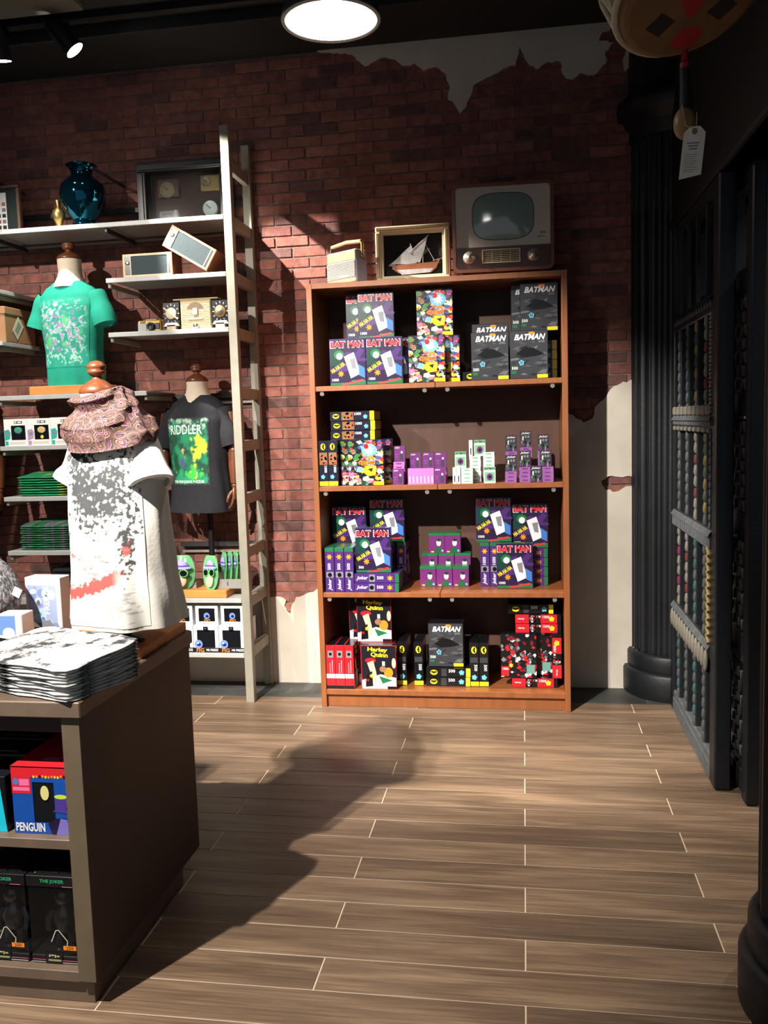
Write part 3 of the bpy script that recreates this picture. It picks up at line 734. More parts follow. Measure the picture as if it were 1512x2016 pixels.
# ---- cube tins with green tops, third shelf
QW, QH, QD = .084, .108, .075
b = MB(); b.box(-QW/2, QW/2, 0, QD, 0, QH, lil, .0015); q0 = b.mesh('card_box', True)
p = Print(); p.rect(0, 0, QW, QH, flat(S(112, 44, 110), .25)).poly([(QW*.3, 0), (QW*.75, 0), (QW*.82, QH*.22), (QW*.62, QH*.34), (QW*.4, QH*.26)], flat(S(40, 90, 60), .25)).disc(QW*.62, QH*.52, QW*.15, QH*.17, lite, 12).disc(QW*.64, QH*.66, QW*.15, QH*.08, flat(S(30, 60, 44), .25), 10)
p.rect(QW*.12, QH*.04, QW*.3, QH*.1, yelb).disc(QW*.85, QH*.12, QW*.07, QW*.07, skyb, 8)
f = MB(); p.to(f, lambda u, v, d: (u-QW/2, -.0002-d, v)); q1 = f.mesh('front_print')
b = MB(); b.box(-QW/2-.001, QW/2+.001, -.001, QD+.001, QH-.014, QH+.001, green, .001); q2 = b.mesh('lid', True)
def cube(x0, y0, z0, label, sq=False):
    o = link('card_box', q0); tag(o, label, 'box', 'purple boxes with green lids on the third shelf'); o.location = (x0+QW/2, y0, z0)
    link('front_print', q1, o); link('lid', q2, o)
z = SHT[2]
for i, nm in enumerate(('left', 'middle', 'right')):
    cube(-.556+i*.0875, 4.605, z, 'purple box with green lid, front row '+nm+', third shelf')
    # the second row is raised on flat packs
    pack('purple', 'flat', -.538+i*.0875, 4.690, z, 'card pack under the second row of purple boxes, '+nm+' lower', 'packs under the purple boxes')
    pack('purple', 'flat', -.538+i*.0875, 4.690, z+CD+e_, 'card pack under the second row of purple boxes, '+nm+' middle', 'packs under the purple boxes')
    pack('purple', 'flat', -.538+i*.0875, 4.690, z+2*(CD+e_), 'card pack under the second row of purple boxes, '+nm+' upper', 'packs under the purple boxes')
    cube(-.552+i*.0885, 4.685, z+3*(CD+e_), 'purple box with green lid, raised second row '+nm+', third shelf')
for i, nm in enumerate(('left', 'right')):
    cube(-.513+i*.086, 4.690, z+3*(CD+e_)+QH+.0014, 'purple box with green lid, '+nm+' of the two on top, third shelf')

# ================================================================= ON TOP OF THE BOOKCASE
TZ = 2.206
M_walnut = mat('walnut', S(112, 64, 36), .35, var=.25, scale=6, stretch=(1, 6, 6), coat=.3)
M_orangewood = mat('oak_block', S(206, 134, 66), .5, var=.14, scale=5, stretch=(1, 7, 7))
M_chrome = mat('chrome', (.75, .75, .74), .18, 1.)
M_gold = mat('brass', S(196, 160, 96), .32, .9, var=.1)
M_glass = mat('pane_glass', (.02, .02, .02), .05, alpha=.16, spec=.8)
# radio
t = thing('transistor_radio', 'small grey and tan portable radio with a carry handle on the bookcase', 'radio', (-.885, 4.545, TZ+.001), radians(-35))
b = MB(); b.box(-.108, .108, -.04, .04, .0, .165, mat('radio_grey', S(150, 142, 156), .5, var=.05), .006); b.obj('case', t)
b = MB(); b.box(-.104, .104, -.0425, -.038, .112, .160, mat('radio_tan', S(226, 176, 110), .5), .002); b.box(-.104, .104, -.0425, -.038, .004, .022, MATS['radio_tan'], .002); b.obj('tan_strip', t)
b = MB(); b.box(-.104, .100, -.0420, -.038, .024, .110, mat('grille_grey', S(176, 172, 164), .5))
for k in range(13): b.box(-.104, .100, -.0450, -.0415, .028+k*.0063, .0307+k*.0063, MATS['grille_grey'])
b.box(-.01, .06, -.0465, -.044, .030, .038, WHITE); b.obj('grille', t)
b = MB(); b.tube([(.1115, 0, .135), (.114, .0, .19), (.105, 0, .205)], .008, M_gold, 8); b.tube([(-.1115, 0, .135), (-.114, 0, .19), (-.105, 0, .205)], .008, mat('dark_leather', S(60, 40, 28), .6), 8)
b.tube([(-.108, 0, .203), (0, 0, .212), (.108, 0, .203)], .010, MATS['radio_tan'], 8); b.ball((.112, 0, .13), .012, M_gold, 10, 8); b.obj('handle', t)
# framed ship
t = thing('framed_ship', 'cream framed box with a silver sailing ship model on black', 'picture', (-.548, 4.612, TZ+.001))
W2, H2 = .19, .285
b = MB(); fm = mat('cream_frame', S(224, 208, 172), .45, var=.06)
for x0, x1, z0, z1 in ((-W2, W2, 0, .026), (-W2, W2, H2-.026, H2), (-W2, -W2+.026, .026, H2-.026), (W2-.026, W2, .026, H2-.026)):
    b.box(x0, x1, -.045, .03, z0, z1, fm, .004); b.box(x0+.006, x1-.006, -.050, -.044, z0+.006, z1-.006, mat('gilt_edge', S(130, 102, 62), .4, .3), .002)
b.obj('frame', t)
b = MB(); b.box(-W2+.02, W2-.02, .0, .024, .02, H2-.02, flat(S(14, 14, 15), .8)); b.obj('backing', t)
b = MB()
for x0, x1, z0, z1 in ((-W2+.026, W2-.026, .026, .038), (-W2+.026, W2-.026, H2-.038, H2-.026), (-W2+.026, -W2+.038, .038, H2-.038), (W2-.038, W2-.026, .038, H2-.038)): b.box(x0, x1, -.030, .001, z0, z1, fm, .001)
b.obj('inner_lip', t)
M_silver = mat('silver_sail', S(176, 170, 166), .38, .55, var=.2, scale=30)
b = MB()
hull = [(-.105, .092), (.120, .100), (.142, .118), (.118, .070), (.095, .050), (-.075, .050), (-.11, .075)]
b.prism(hull, -.022, -.004, mat('hull_copper', S(150, 92, 60), .4, .5, var=.2)); b.prism([(-.085, .068), (.105, .068), (.088, .048), (-.06, .042)], -.024, -.003, M_silver)
b.obj('hull', t)
b = MB(); b.prism([(-.115, .10), (-.04, .165), (-.008, .19), (.02, .1), (-.02, .095)], -.016, -.012, M_silver); b.prism([(.0, .168), (.075, .225), (.06, .165), (.035, .10), (.012, .105)], -.019, -.015, M_silver)
b.prism([(-.13, .094), (-.045, .155), (-.10, .085)], -.013, -.010, mat('silver_dark', S(120, 112, 116), .4, .5))
b.obj('sail', t)
b = MB()
for p0, p1 in (((-.01, -.014, .06), (-.012, -.014, .198)), ((.05, -.016, .06), (.052, -.016, .2)), ((-.02, -.02, .15), (.082, -.02, .235)), ((.06, -.014, .2), (.11, -.014, .105)), ((.1, -.014, .106), (.15, -.014, .116))): b.tube([p0, p1], .0022, M_silver, 6)
b.obj('mast', t)
# television
t = thing('television', 'vintage wooden television set with a grey-green screen on the bookcase', 'television', (-.088, 4.52, TZ+.001), radians(2))
TW, TH = .250, .452; z0 = .022
def rrect(w_, h_, r, n=6, cx=0., cz=0.):
    return [(cx+sx*(w_-r)+r*cos(a0+pi/2*k/n), cz+sz*(h_-r)+r*sin(a0+pi/2*k/n)) for sx, sz, a0 in ((1, 1, 0), (-1, 1, pi/2), (-1, -1, pi), (1, -1, 1.5*pi)) for k in range(n+1)]
b = MB(); out = rrect(TW, TH/2-z0/2, .03, cz=TH/2+z0/2); inn = rrect(TW-.016, TH/2-z0/2-.016, .02, cz=TH/2+z0/2); n_ = len(out)
vs = [(x, 0, z) for x, z in out]+[(x, .26, z) for x, z in out]+[(x, 0, z) for x, z in inn]+[(x, .012, z) for x, z in inn]
fs = [(i, (i+1) % n_, n_+(i+1) % n_, n_+i) for i in range(n_)]+[(i, 2*n_+i, 2*n_+(i+1) % n_, (i+1) % n_) for i in range(n_)]+[(2*n_+i, 3*n_+i, 3*n_+(i+1) % n_, 2*n_+(i+1) % n_) for i in range(n_)]+[tuple(range(n_, 2*n_))]
b.add(vs, fs, M_walnut)
b.obj('cabinet', t)
b = MB(); b.box(-TW+.017, TW-.017, .0115, .016, .145, TH-.0, mat('tv_mask', S(188, 178, 164), .6, var=.06, scale=120)); b.obj('screen_surround', t)
b = MB(); b.box(-TW+.017, TW-.017, .0095, .0165, .04, .145, mat('tv_front_wood', S(74, 38, 24), .35, var=.2, scale=8, stretch=(1, 5, 5), coat=.3)); b.obj('control_panel', t)
scx, scz, sw, sh = .002, .290, .150, .112
def scr(u, v):
    a = 2*pi*u; r = v
    ca, sa = cos(a), sin(a); q = (abs(ca)**3.4+abs(sa)**3.4)**(-1/3.4)
    return (scx+sw*r*q*ca, .0105-.022*(1-(r)**2), scz+sh*r*q*sa)
b = MB(); b.grid(lambda u, v: scr(u, max(v, .001)), 56, 10, mat('tv_screen', S(126, 146, 140), .12, spec=.8, coat=.6), wrap=True); b.obj('screen', t)
b = MB(); b.grid(lambda u, v: (scx+(sw+.003*v)*cos(2*pi*u)*(abs(cos(2*pi*u))**3.4+abs(sin(2*pi*u))**3.4)**(-1/3.4), .0115-.002*sin(pi*v), scz+(sh+.003*v)*sin(2*pi*u)*(abs(cos(2*pi*u))**3.4+abs(sin(2*pi*u))**3.4)**(-1/3.4)), 56, 3, BLACK, wrap=True); b.obj('screen_rim', t)
for sx in (-.168, .150):
    b = MB(); b.X = Matrix.Translation((sx, .009, .095)) @ Matrix.Rotation(pi/2, 4, 'X')
    b.lathe([(.031, 0), (.031, .004), (.028, .007), (.018, .010), (.017, .020), (.008, .024), (.005, .030), (.0, .031)], mat('knob_silver', S(186, 178, 166), .35, .6), 28); b.obj('knob', t)
b = MB(); sx0, sx1, sz0, sz1 = -.100, .080, .068, .126
b.box(sx0, sx1, .003, .010, sz0, sz1, mat('speaker_cloth', S(84, 76, 50), .8)); cr = mat('ivory_plastic', S(214, 202, 168), .45)
for x0, x1, zz0, zz1 in ((sx0-.004, sx1+.004, sz0-.004, sz0), (sx0-.004, sx1+.004, sz1, sz1+.004), (sx0-.004, sx0, sz0, sz1), (sx1, sx1+.004, sz0, sz1)): b.box(x0, x1, -.001, .01, zz0, zz1, cr)
for k in range(6): b.box(sx0, sx1, .001, .004, sz0+.006+k*.009, sz0+.008+k*.009, cr)
for k in range(3): b.box(sx0+.045*(k+1)-.0008, sx0+.045*(k+1)+.0008, .001, .004, sz0, sz1, cr)
b.obj('speaker_grille', t)
b = MB(); p = Print(); p.disc(.196, .203, .012, .005, BLACK, 14).disc(.196, .203, .005, .0035, cr, 10).poly([(.165, .181), (.171, .187), (.175, .1825), (.205, .1825), (.205, .1855), (.170, .1855)], midg); p.to(b, lambda u, v, d: (u, .0110-d, v)); b.obj('badge', t)
b = MB()
for sx in (-1, 1):
    for yy in (.03, .22): b.lathe([(.014, 0), (.018, z0+.002)], BLACK, 12, c=(sx*(TW-.05), yy))
b.obj('feet', t)

# ================================================================= SHELVING UNIT
M_post = mat('warm_grey_metal', S(140, 136, 122), .5, var=.10, scale=14, bump=.1)
M_shelf = mat('pale_grey_shelf', S(170, 172, 170), .45, var=.08, scale=20)
M_rail = mat('dark_rail', S(44, 44, 46), .5)
t = thing('shelving_unit', 'grey metal wall shelving with a tall ladder upright, loaded with merchandise', 'shelving', (-1.49, 4.48, 0))
ux, uy = -1.49, 4.48
def upart(name, x0, x1, y0, y1, z0, z1, m, c=.002):
    b = MB(); b.box(x0-ux, x1-ux, y0-uy, y1-uy, z0, z1, m, c); return b.obj(name, t)
upart('post', -1.512, -1.467, 4.48, 4.525, 0, 3.03, M_post); upart('post', -1.512, -1.467, 4.822, 4.866, 0, 3.03, M_post)
for zz in (2.871, 2.588, 2.300, 2.016, 1.702, 1.424, 1.140, .850, .579, .300): upart('rung', -1.505, -1.474, 4.526, 4.821, zz-.058, zz, M_post)
SZ = dict(A=2.588, B=2.300, C=2.016, E=1.702, F=1.427, G=1.145, H=.842, I=.575, J=.272)
for k, (x0, x1) in dict(A=(-3.3, -1.513), B=(-2.178, -1.513), C=(-2.182, -1.513), E=(-2.86, -1.985), F=(-2.86, -2.04), G=(-2.86, -2.04), H=(-2.86, -2.04), I=(-2.86, -1.513), J=(-2.86, -1.513)).items():
    zz = SZ[k]; upart('shelf', x0, x1, 4.482, 4.862, zz-.006, zz, M_shelf, .001); upart('shelf_lip', x0, x1, 4.480, 4.4935, zz-.024, zz+.0005, M_shelf, .002)
for zz in (2.28, 2.0): upart('shelf', -3.3, -2.80, 4.482, 4.862, zz-.022, zz, M_shelf)
for x, zz in ((-2.17, 2.566), (-2.84, 2.566), (-2.168, 2.276), (-2.172, 1.992), (-2.84, 2.256), (-2.84, 1.976), (-2.85, 1.678), (-2.0, 1.678), (-2.85, 1.40), (-2.85, 1.12), (-2.85, .815)): upart('bracket', x-.008, x+.008, 4.50, 4.862, zz-.024, zz, M_rail if zz > 2.5 else M_post)
for x in (-2.215, -2.83): upart('stay_rod', x-.007, x+.007, 4.47, 4.862, 2.862, 2.876, M_rail)
for zz, x0, x1 in ((2.745, -3.3, -1.513), (1.690, -1.98, -1.513), (.838, -1.985, -1.513)): upart('back_rail', x0, x1, 4.835, 4.8615, zz-.028, zz, M_rail)
for zz in (2.585, 1.655, .80): upart('back_rail', -3.3 if zz > 2 else -1.98, -1.513, 4.845, 4.8615, zz-.026, zz-.012, M_post)

# ---- top shelf
z = SZ['A']+.0006
t = thing('glass_vase', 'shiny blue mercury glass vase with flared rim on the top shelf', 'vase', (-2.345, 4.615, z))
vg = mat('mercury_glass', S(24, 84, 108), .06, .92, var=.25, scale=2.5)
b = MB(); b.lathe([(.060, 0), (.066, .006), (.062, .018), (.068, .028), (.058, .040), (.060, .052), (.088, .085), (.114, .14), (.123, .19), (.115, .232), (.085, .262), (.060, .28), (.055, .298), (.066, .325), (.084, .338), (.080, .341), (.060, .322), (.046, .295)], vg, 40); b.obj('body', t)
t = thing('brass_urn', 'little brass amphora beside the blue vase', 'urn', (-2.485, 4.60, z))
b = MB(); b.lathe([(.020, 0), (.018, .006), (.008, .014), (.011, .024), (.028, .058), (.036, .088), (.030, .108), (.014, .124), (.012, .142), (.018, .160), (.016, .164), (.010, .15)], M_gold, 28); b.obj('body', t)
t = thing('shadow_box', 'black glazed display frame with old dials and gauges on the top shelf', 'display frame', (-1.822, 4.757, z))
b = MB(); W2, H2 = .262, .362; bf = flat(S(22, 22, 24), .4)
for x0, x1, z0, z1 in ((-W2, W2, 0, .030), (-W2, W2, H2-.050, H2), (-W2, -W2+.05, .03, H2-.05), (W2-.05, W2, .03, H2-.05)):
    b.box(x0, x1, -.03, .07, z0, z1, bf, .004); b.box(x0+.012, x1-.012, -.036, -.029, z0+.008, z1-.008, bf, .003)
b.obj('frame', t)
b = MB(); b.box(-W2+.04, W2-.04, .045, .062, .02, H2-.04, mat('brown_backing', S(74, 60, 56), .8, var=.1)); b.obj('backing', t)
b = MB(); b.box(-W2+.05, W2-.05, -.018, -.015, .030, H2-.05, M_glass); b.obj('glass_pane', t)
def dial(x, zc, r, m, name):
    b = MB(); b.X = Matrix.Translation((x, .044, zc)) @ Matrix.Rotation(pi/2, 4, 'X')
    b.lathe([(r, 0), (r, .018), (r*.93, .024), (r*.88, .020), (0, .020)], m, 28); b.lathe([(r*.12, .020), (r*.12, .024), (0, .025)], M_chrome, 10)
    b.X = b.X @ Matrix.Rotation(.8, 4, 'Z'); b.box(-r*.04, r*.04, 0, r*.7, .0205, .0225, BLACK); b.obj(name, t)
tan = flat(S(150, 138, 108), .5)
b = MB(); b.box(-.165, -.045, .030, .0445, .185, .285, flat(S(98, 80, 66), .6), .002); b.obj('mount_plate', t)
dial(-.108, .225, .043, tan, 'dial')
b = MB(); b.box(.085, .205, .026, .0445, .205, .290, flat(S(150, 132, 84), .45), .003); b.obj('mount_plate', t)
dial(.118, .252, .030, tan, 'dial'); dial(.135, .110, .043, flat(S(196, 208, 206), .35), 'dial')
b = MB(); b.box(-.165, -.045, .028, .0445, .035, .115, flat(S(34, 30, 30), .4), .003); b.box(-.075, -.055, .024, .03, .036, .114, flat(S(160, 150, 110), .4)); b.box(-.145, -.09, .026, .03, .05, .10, flat(S(52, 50, 48), .5), .004); b.obj('gauge_box', t)
t = thing('stamp_picture', 'dark framed sheet of small stamps at the left end of the top shelf', 'picture', (-2.905, 4.60, z))
b = MB()
for x0, x1, z0, z1 in ((-.2, .2, 0, .02), (-.2, .2, .245, .262), (-.2, -.18, .02, .245), (.18, .2, .02, .245)): b.box(x0, x1, -.012, .015, z0, z1, mat('bronze_frame', S(96, 74, 54), .4, .4), .003)
b.obj('frame', t)
b = MB(); b.box(-.182, .182, 0, .012, .018, .247, flat(S(22, 40, 36), .7)); b.obj('mount', t)
b = MB(); p = Print(); p.rect(-.14, .02, .115, .225, WHITE); rr = random.Random(6)
for i in range(6):
    for j_ in range(8):
        if rr.random() < .85: p.rect(-.13+j_*.031, .03+i*.031, -.108+j_*.031, .05+i*.031, rr.choice([midg, cgrey, BLACK, flat(S(150, 70, 50)), flat(S(190, 100, 80))]), keep=i+j_ > 0)
p.to(b, lambda u, v, d: (u, -.0004-d, v)); b.obj('stamp_sheet', t)
# ---- speakers
def speaker(label, loc, ry):
    t = thing('wooden_speaker', label, 'speaker', loc, 0, 'pair of small speakers'); t.rotation_euler = (0, ry, 0)
    w_, h_, d_ = .276, .120, .14; cp = mat('copper_trim', S(196, 120, 84), .4, .35); iv = cr
    b = MB(); b.box(0, w_, .006, d_, 0, h_, M_walnut, .003)
    for x0, x1, zz0, zz1 in ((0, w_, 0, .007), (0, w_, h_-.007, h_), (0, .007, .007, h_-.007), (w_-.007, w_, .007, h_-.007)): b.box(x0, x1, 0, .012, zz0, zz1, cp, .001)
    b.obj('case', t)
    b = MB(); b.box(.012, w_-.012, .003, .0065, .012, h_-.012, mat('speaker_grey', S(62, 74, 78), .85, var=.15, scale=160, bump=.5, bscale=300)); b.obj('grille_cloth', t)
    b = MB()
    for x0, x1, zz0, zz1 in ((.007, w_-.007, .007, .011), (.007, w_-.007, h_-.011, h_-.007), (.007, .011, .011, h_-.011), (w_-.011, w_-.007, .011, h_-.011), (.042, .046, .011, h_-.011), (w_-.028, w_-.024, .011, h_-.011)): b.box(x0, x1, .0005, .006, zz0, zz1, iv)
    b.box(.011, .042, .0015, .006, .011, h_-.011, blk); b.box(w_-.024, w_-.011, .0015, .006, .011, h_-.011, blk); b.obj('trim', t)
    b = MB(); b.X = Matrix.Translation((.026, .0015, h_*.62)) @ Matrix.Rotation(pi/2, 4, 'X'); b.lathe([(.011, 0), (.011, .003), (.006, .004), (0, .004)], M_chrome, 18); b.obj('badge', t)
speaker('wooden speaker lying level on the shelf under the gauges', (-2.085, 4.497, SZ['B']+.0012), 0)
speaker('wooden speaker tilted against its twin beside the ladder upright', (-1.862, 4.500, SZ['B']+.1565), radians(31.5))
# ---- camera and clock radio
z = SZ['C']+.001
t = thing('toy_camera', 'small yellow and grey compact camera on the shelf beside the clock radio', 'camera', (-1.967, 4.52, z))
ye = mat('camera_yellow', S(222, 176, 44), .4); gy = mat('camera_grey', S(148, 148, 150), .4)
b = MB(); b.box(-.064, .064, 0, .035, 0, .058, ye, .006); b.box(-.02, .045, .002, .033, .056, .066, gy, .004); b.obj('body', t)
b = MB(); b.box(-.063, -.012, -.003, .01, .0, .042, gy, .003); b.box(.03, .06, -.002, .01, .01, .044, BLACK, .002); b.box(-.05, -.02, -.003, .002, .044, .056, flat(S(120, 90, 50)), .002); b.obj('front_plate', t)
b = MB(); b.X = Matrix.Translation((.012, 0, .026)) @ Matrix.Rotation(pi/2, 4, 'X'); b.lathe([(.022, 0), (.022, .012), (.017, .016), (.013, .012), (0, .012)], BLACK, 22); b.obj('lens', t)
t = thing('clock_radio', 'old tan and black twin dial clock radio on the shelf by the upright', 'radio', (-1.705, 4.525, z))
tn = mat('radio_beige', S(196, 176, 136), .5, var=.06)
b = MB(); b.box(-.085, .085, 0, .12, 0, .155, tn, .004); b.box(-.125, .125, .0, .12, .155, .163, tn, .003)
for k in range(15): b.box(-.08, .08, -.003, .002, .014+k*.0088, .0185+k*.0088, tn)
b.obj('case', t)
b = MB(); b.grid(lambda u, v: (.045*v*cos(pi*u), -.0035, .105+.036*v*sin(pi*u)), 14, 2, flat(S(90, 70, 48))); b.box(-.013, .013, -.010, .0, .075, .110, cr, .002); b.box(-.045, .04, -.007, 0, .052, .060, cr, .002); b.obj('speaker_front', t)
b = MB(); b.X = Matrix.Translation((0, -.002, .017)) @ Matrix.Rotation(pi/2, 4, 'X'); b.lathe([(.016, 0), (.015, .01), (.006, .014), (0, .014)], M_chrome, 18); b.obj('tuning_knob', t)
for sx, big in ((-.133, True), (.138, False)):
    b = MB(); b.box(sx-.048, sx+.048, -.006, .09, .018, .148, blk, .004); b.box(sx-.028, sx+.022, -.01, .06, 0, .03, tn, .002); b.obj('dial_panel', t)
    b = MB(); b.X = Matrix.Translation((sx, -.0065, .088)) @ Matrix.Rotation(pi/2, 4, 'X'); b.lathe([(.030, 0), (.030, .006), (.026, .008), (0, .009)], cr if big else M_gold, 26)
    if big: b.X = b.X @ Matrix.Rotation(.9, 4, 'Z'); b.box(-.004, .004, -.05, .05, .008, .012, cr, .001)
    else: b.lathe([(.015, .008), (.015, .014), (0, .015)], midg, 18)
    b.obj('dial', t)
    b = MB(); p = Print()
    for k in range(12):
        a = 2*pi*k/12; p.poly([(sx+cos(a+d_)*r_, .088+sin(a+d_)*r_*1.2) for d_, r_ in ((-.04, .034), (.04, .034), (.04, .043), (-.04, .043))], lite, keep=k > 0)
    p.to(b, lambda u, v, d: (u, -.0063-d, v)); b.obj('dial_marks', t)
    b = MB(); b.prism([(sx-.045, .022), (sx+.045, .022), (sx+.032, .040), (sx-.032, .040)], -.010, -.004, mat('alu_trim', S(150, 152, 158), .35, .6)); b.obj('trim_plate', t)
# ---- hat box with paper label
t = thing('hat_box', 'tan cardboard box with a diamond paper label at the left edge', 'box', (-3.0, 4.67, 2.0006))
cb = mat('cardboard', S(150, 112, 78), .8, var=.1)
b = MB(); b.box(-.2, .2, -.15, .15, 0, .165, cb, .003); b.obj('body', t)
b = MB(); b.box(-.205, .205, -.155, .155, .150, .192, cb, .004); b.obj('lid', t)
b = MB(); b.X = Matrix.Translation((.2015, -.03, .085)); b.prism([(-.055, -.02), (-.01, -.07), (.06, .01), (.01, .065)], 0, .0012, flat(S(196, 196, 170), .7), 'x'); b.prism([(-.03, -.015), (-.01, -.04), (.035, .01), (.01, .04)], .0012, .0014, flat(S(130, 150, 130), .7), 'x'); b.obj('paper_label', t)

# ================================================================= MANNEQUINS AND SHIRTS
M_neck = mat('cream_linen', S(216, 200, 178), .8, var=.05, scale=60)
M_wood = mat('mannequin_wood', S(100, 54, 30), .4, var=.2, scale=7, stretch=(4, 4, 1), coat=.25)
M_woodl = mat('mannequin_wood_light', S(158, 92, 54), .42, var=.18, scale=7, stretch=(4, 4, 1), coat=.25)
def lerp_ring(R, z):
    for a, b in zip(R, R[1:]):
        if z <= b[0]:
            t = (z-a[0])/(b[0]-a[0]); t = t*t*(3-2*t)*.5+t*.5
            return [a[k]+(b[k]-a[k])*t for k in range(1, len(a))]
    return list(R[-1][1:])
def shirt_fn(R, fold, seed):
    """surface of a shirt hung on a bust: angle a (front at -pi/2) and height z"""
    z0 = R[0][0]; z1 = R[-1][0]
    def f(a, z, off=0.):
        hw, hd, yo = lerp_ring(R, z); ca, sa = cos(a), sin(a); e = 2.5
        q = (abs(ca)**e+abs(sa)**e)**(-1/e)
        k = max(0, 1-(z-z0)/(z1-z0)*1.25)
        wv = fold*(k*sin(a*7+seed)+.7*k*sin(a*11+2*seed+z*9)+.5*noise.noise((ca*3+seed, sa*3, z*7)))
        return ((hw+wv+off)*q*ca, yo+(hd+wv+off)*q*sa, z)
    return f
def sleeve(b, m, sx, sh, cuff, r0, r1, roll=False):
    p0 = Vector((sx*sh[0], sh[1], sh[2])); p1 = Vector((sx*cuff[0], cuff[1], cuff[2]))
    n = 8; pts = []; rad = []
    for i in range(n+1):
        t = i/n; p = p0.lerp(p1, t); p.z += .018*sin(pi*t); pts.append(p); rad.append(r0+(r1-r0)*t+.003*sin(t*9+sx))
    if roll:
        d = (p1-p0).normalized(); pts += [p1+d*.006, p1+d*.008]; rad[-2] += .010; rad[-1] += .014; rad += [r1+.013, r1-.002]
    b.tube(pts, rad, m, 20, cap=False)
    q = p1-(p1-p0).normalized()*.012
    b.tube([q, q+(p1-p0).normalized()*.002], [r1*.96, r1*.9], m, 20)
def bust(t, m, R, f, z_hem, sleeve_args, neck, cap_knob=True, sleeves=(-1, 1), nx=0.):
    """shirt with sleeves, cream neck and turned wooden cap as parts of the mannequin t"""
    b = MB(); NZ = 46
    zs = R[-1][0]
    b.grid(lambda u, v: f(2*pi*u, z_hem+(zs-z_hem)*v), 72, NZ, m, wrap=True)
    b.grid(lambda u, v: tuple(Vector(f(2*pi*u, zs))*(1-.0*v)+Vector((0, 0, -.004*v))), 72, 1, m, wrap=True)
    for sx in sleeves: sleeve(b, m, sx, *sleeve_args)
    shirt = b.obj('shirt', t)
    b = MB(); nr, nz0, nz1, ny = neck
    b.lathe([(nr*1.5, nz0-.03), (nr*1.28, nz0), (nr*1.04, nz0+.03), (nr*.95, nz0+.06), (nr*.98, nz1)], M_neck, 28, c=(nx, ny)); b.obj('neck', t)
    b = MB(); rr_ = [(nr*1.0, nz1), (nr*1.06, nz1+.006), (nr*.9, nz1+.02), (nr*.5, nz1+.036), (nr*.32, nz1+.042)]
    if cap_knob: rr_ += [(nr*.24, nz1+.050), (nr*.38, nz1+.054), (nr*.50, nz1+.060), (nr*.53, nz1+.067), (nr*.44, nz1+.070), (nr*.53, nz1+.075), (nr*.53, nz1+.084), (nr*.40, nz1+.088), (nr*.36, nz1+.093), (nr*.2, nz1+.096)]
    rr_.append((0, rr_[-1][1]+.002)); b.lathe(rr_, M_wood, 28, c=(nx, ny)); b.obj('neck_cap', t)
    return shirt
def ink_patch(t, name, f, a0, a1, z0, z1, nu, nv, paint, off=.0014, m=None):
    """ink printed on the cloth: a dense patch over the shirt with a colour per vertex"""
    b = MB(); m = m or vcol_mat('shirt_ink')
    b.grid(lambda u, v: f(a0+(a1-a0)*u, z0+(z1-z0)*v, off), nu, nv, m)
    me = b.mesh(name); ca = me.color_attributes.new('ink', 'FLOAT_COLOR', 'POINT')
    ca.data.foreach_set('color', [c for j in range(nv+1) for i in range(nu+1) for c in (*paint(i/nu, j/nv), 1.0)])
    return link(name, me, t)
def fbm(x, y, s=0., o=4):
    return sum(noise.noise((x*2**k, y*2**k, s+k*3.1))/1.8**k for k in range(o))
def sst(a, b, x):
    t = min(1, max(0, (x-a)/(b-a))); return t*t*(3-2*t)
def mixc(c, d, t): return tuple(c[k]+(d[k]-c[k])*t for k in range(3))

ADULT = [(0, .176, .120, 0), (.10, .168, .112, 0), (.24, .160, .104, 0), (.40, .172, .112, 0), (.50, .176, .110, 0), (.56, .165, .100, .003), (.60, .135, .088, .006), (.625, .100, .074, .008), (.64, .074, .064, .008)]
def hand(b, m, at, dr, sx):
    """carved wooden hand hanging from the wrist: palm, four bent fingers of unequal length and a thumb"""
    A = Vector(at)
    b.tube([A, A+Vector((0, -.004, -.03)), A+Vector((0, -.010, -.065))], [.018, .027, .024], m, 12, flat_=.62)
    for k, (oy, ln) in enumerate(((-.030, .052), (-.016, .062), (-.002, .058), (.012, .046))):
        p = A+Vector((sx*.002, oy, -.060)); b.tube([p, p+Vector((-sx*.004, -.004, -ln*.4)), p+Vector((-sx*.012, -.008, -ln*.75)), p+Vector((-sx*.024, -.010, -ln*.95))], [.0085, .0082, .0074, .0058], m, 8)
    p = A+Vector((-sx*.006, -.022, -.020)); b.tube([p, p+Vector((-sx*.008, -.022, -.018)), p+Vector((-sx*.014, -.030, -.042)), p+Vector((-sx*.018, -.030, -.056))], [.010, .010, .0085, .006], m, 8)
def arms(t, zs, sides=(-1, 1), m=None):
    m = m or M_wood
    for sx in sides:
        b = MB(); b.tube([(sx*.185, .01, zs-.10), (sx*.200, .0, zs-.20), (sx*.206, -.004, zs-.29)], [.040, .040, .034], m, 16); b.obj('upper_arm', t)
        b = MB(); b.ball((sx*.207, -.005, zs-.305), .030, m, 14, 10); b.obj('elbow', t)
        b = MB(); b.tube([(sx*.208, -.008, zs-.315), (sx*.210, -.016, zs-.40), (sx*.212, -.026, zs-.485)], [.034, .031, .022], m, 16); b.ball((sx*.212, -.027, zs-.497), .019, m, 12, 8); b.obj('forearm', t)
        b = MB(); hand(b, m, (sx*.213, -.030, zs-.508), None, sx); b.obj('hand', t)
def pole(t, y, z0, z1, r=.11):
    b = MB(); b.tube([(0, y, z0+.012), (0, y, z1)], .016, BLACK, 12); b.lathe([(r, z0), (r, z0+.008), (.03, z0+.016), (.016, z0+.03)], BLACK, 28, c=(0, y)); b.obj('stand', t)

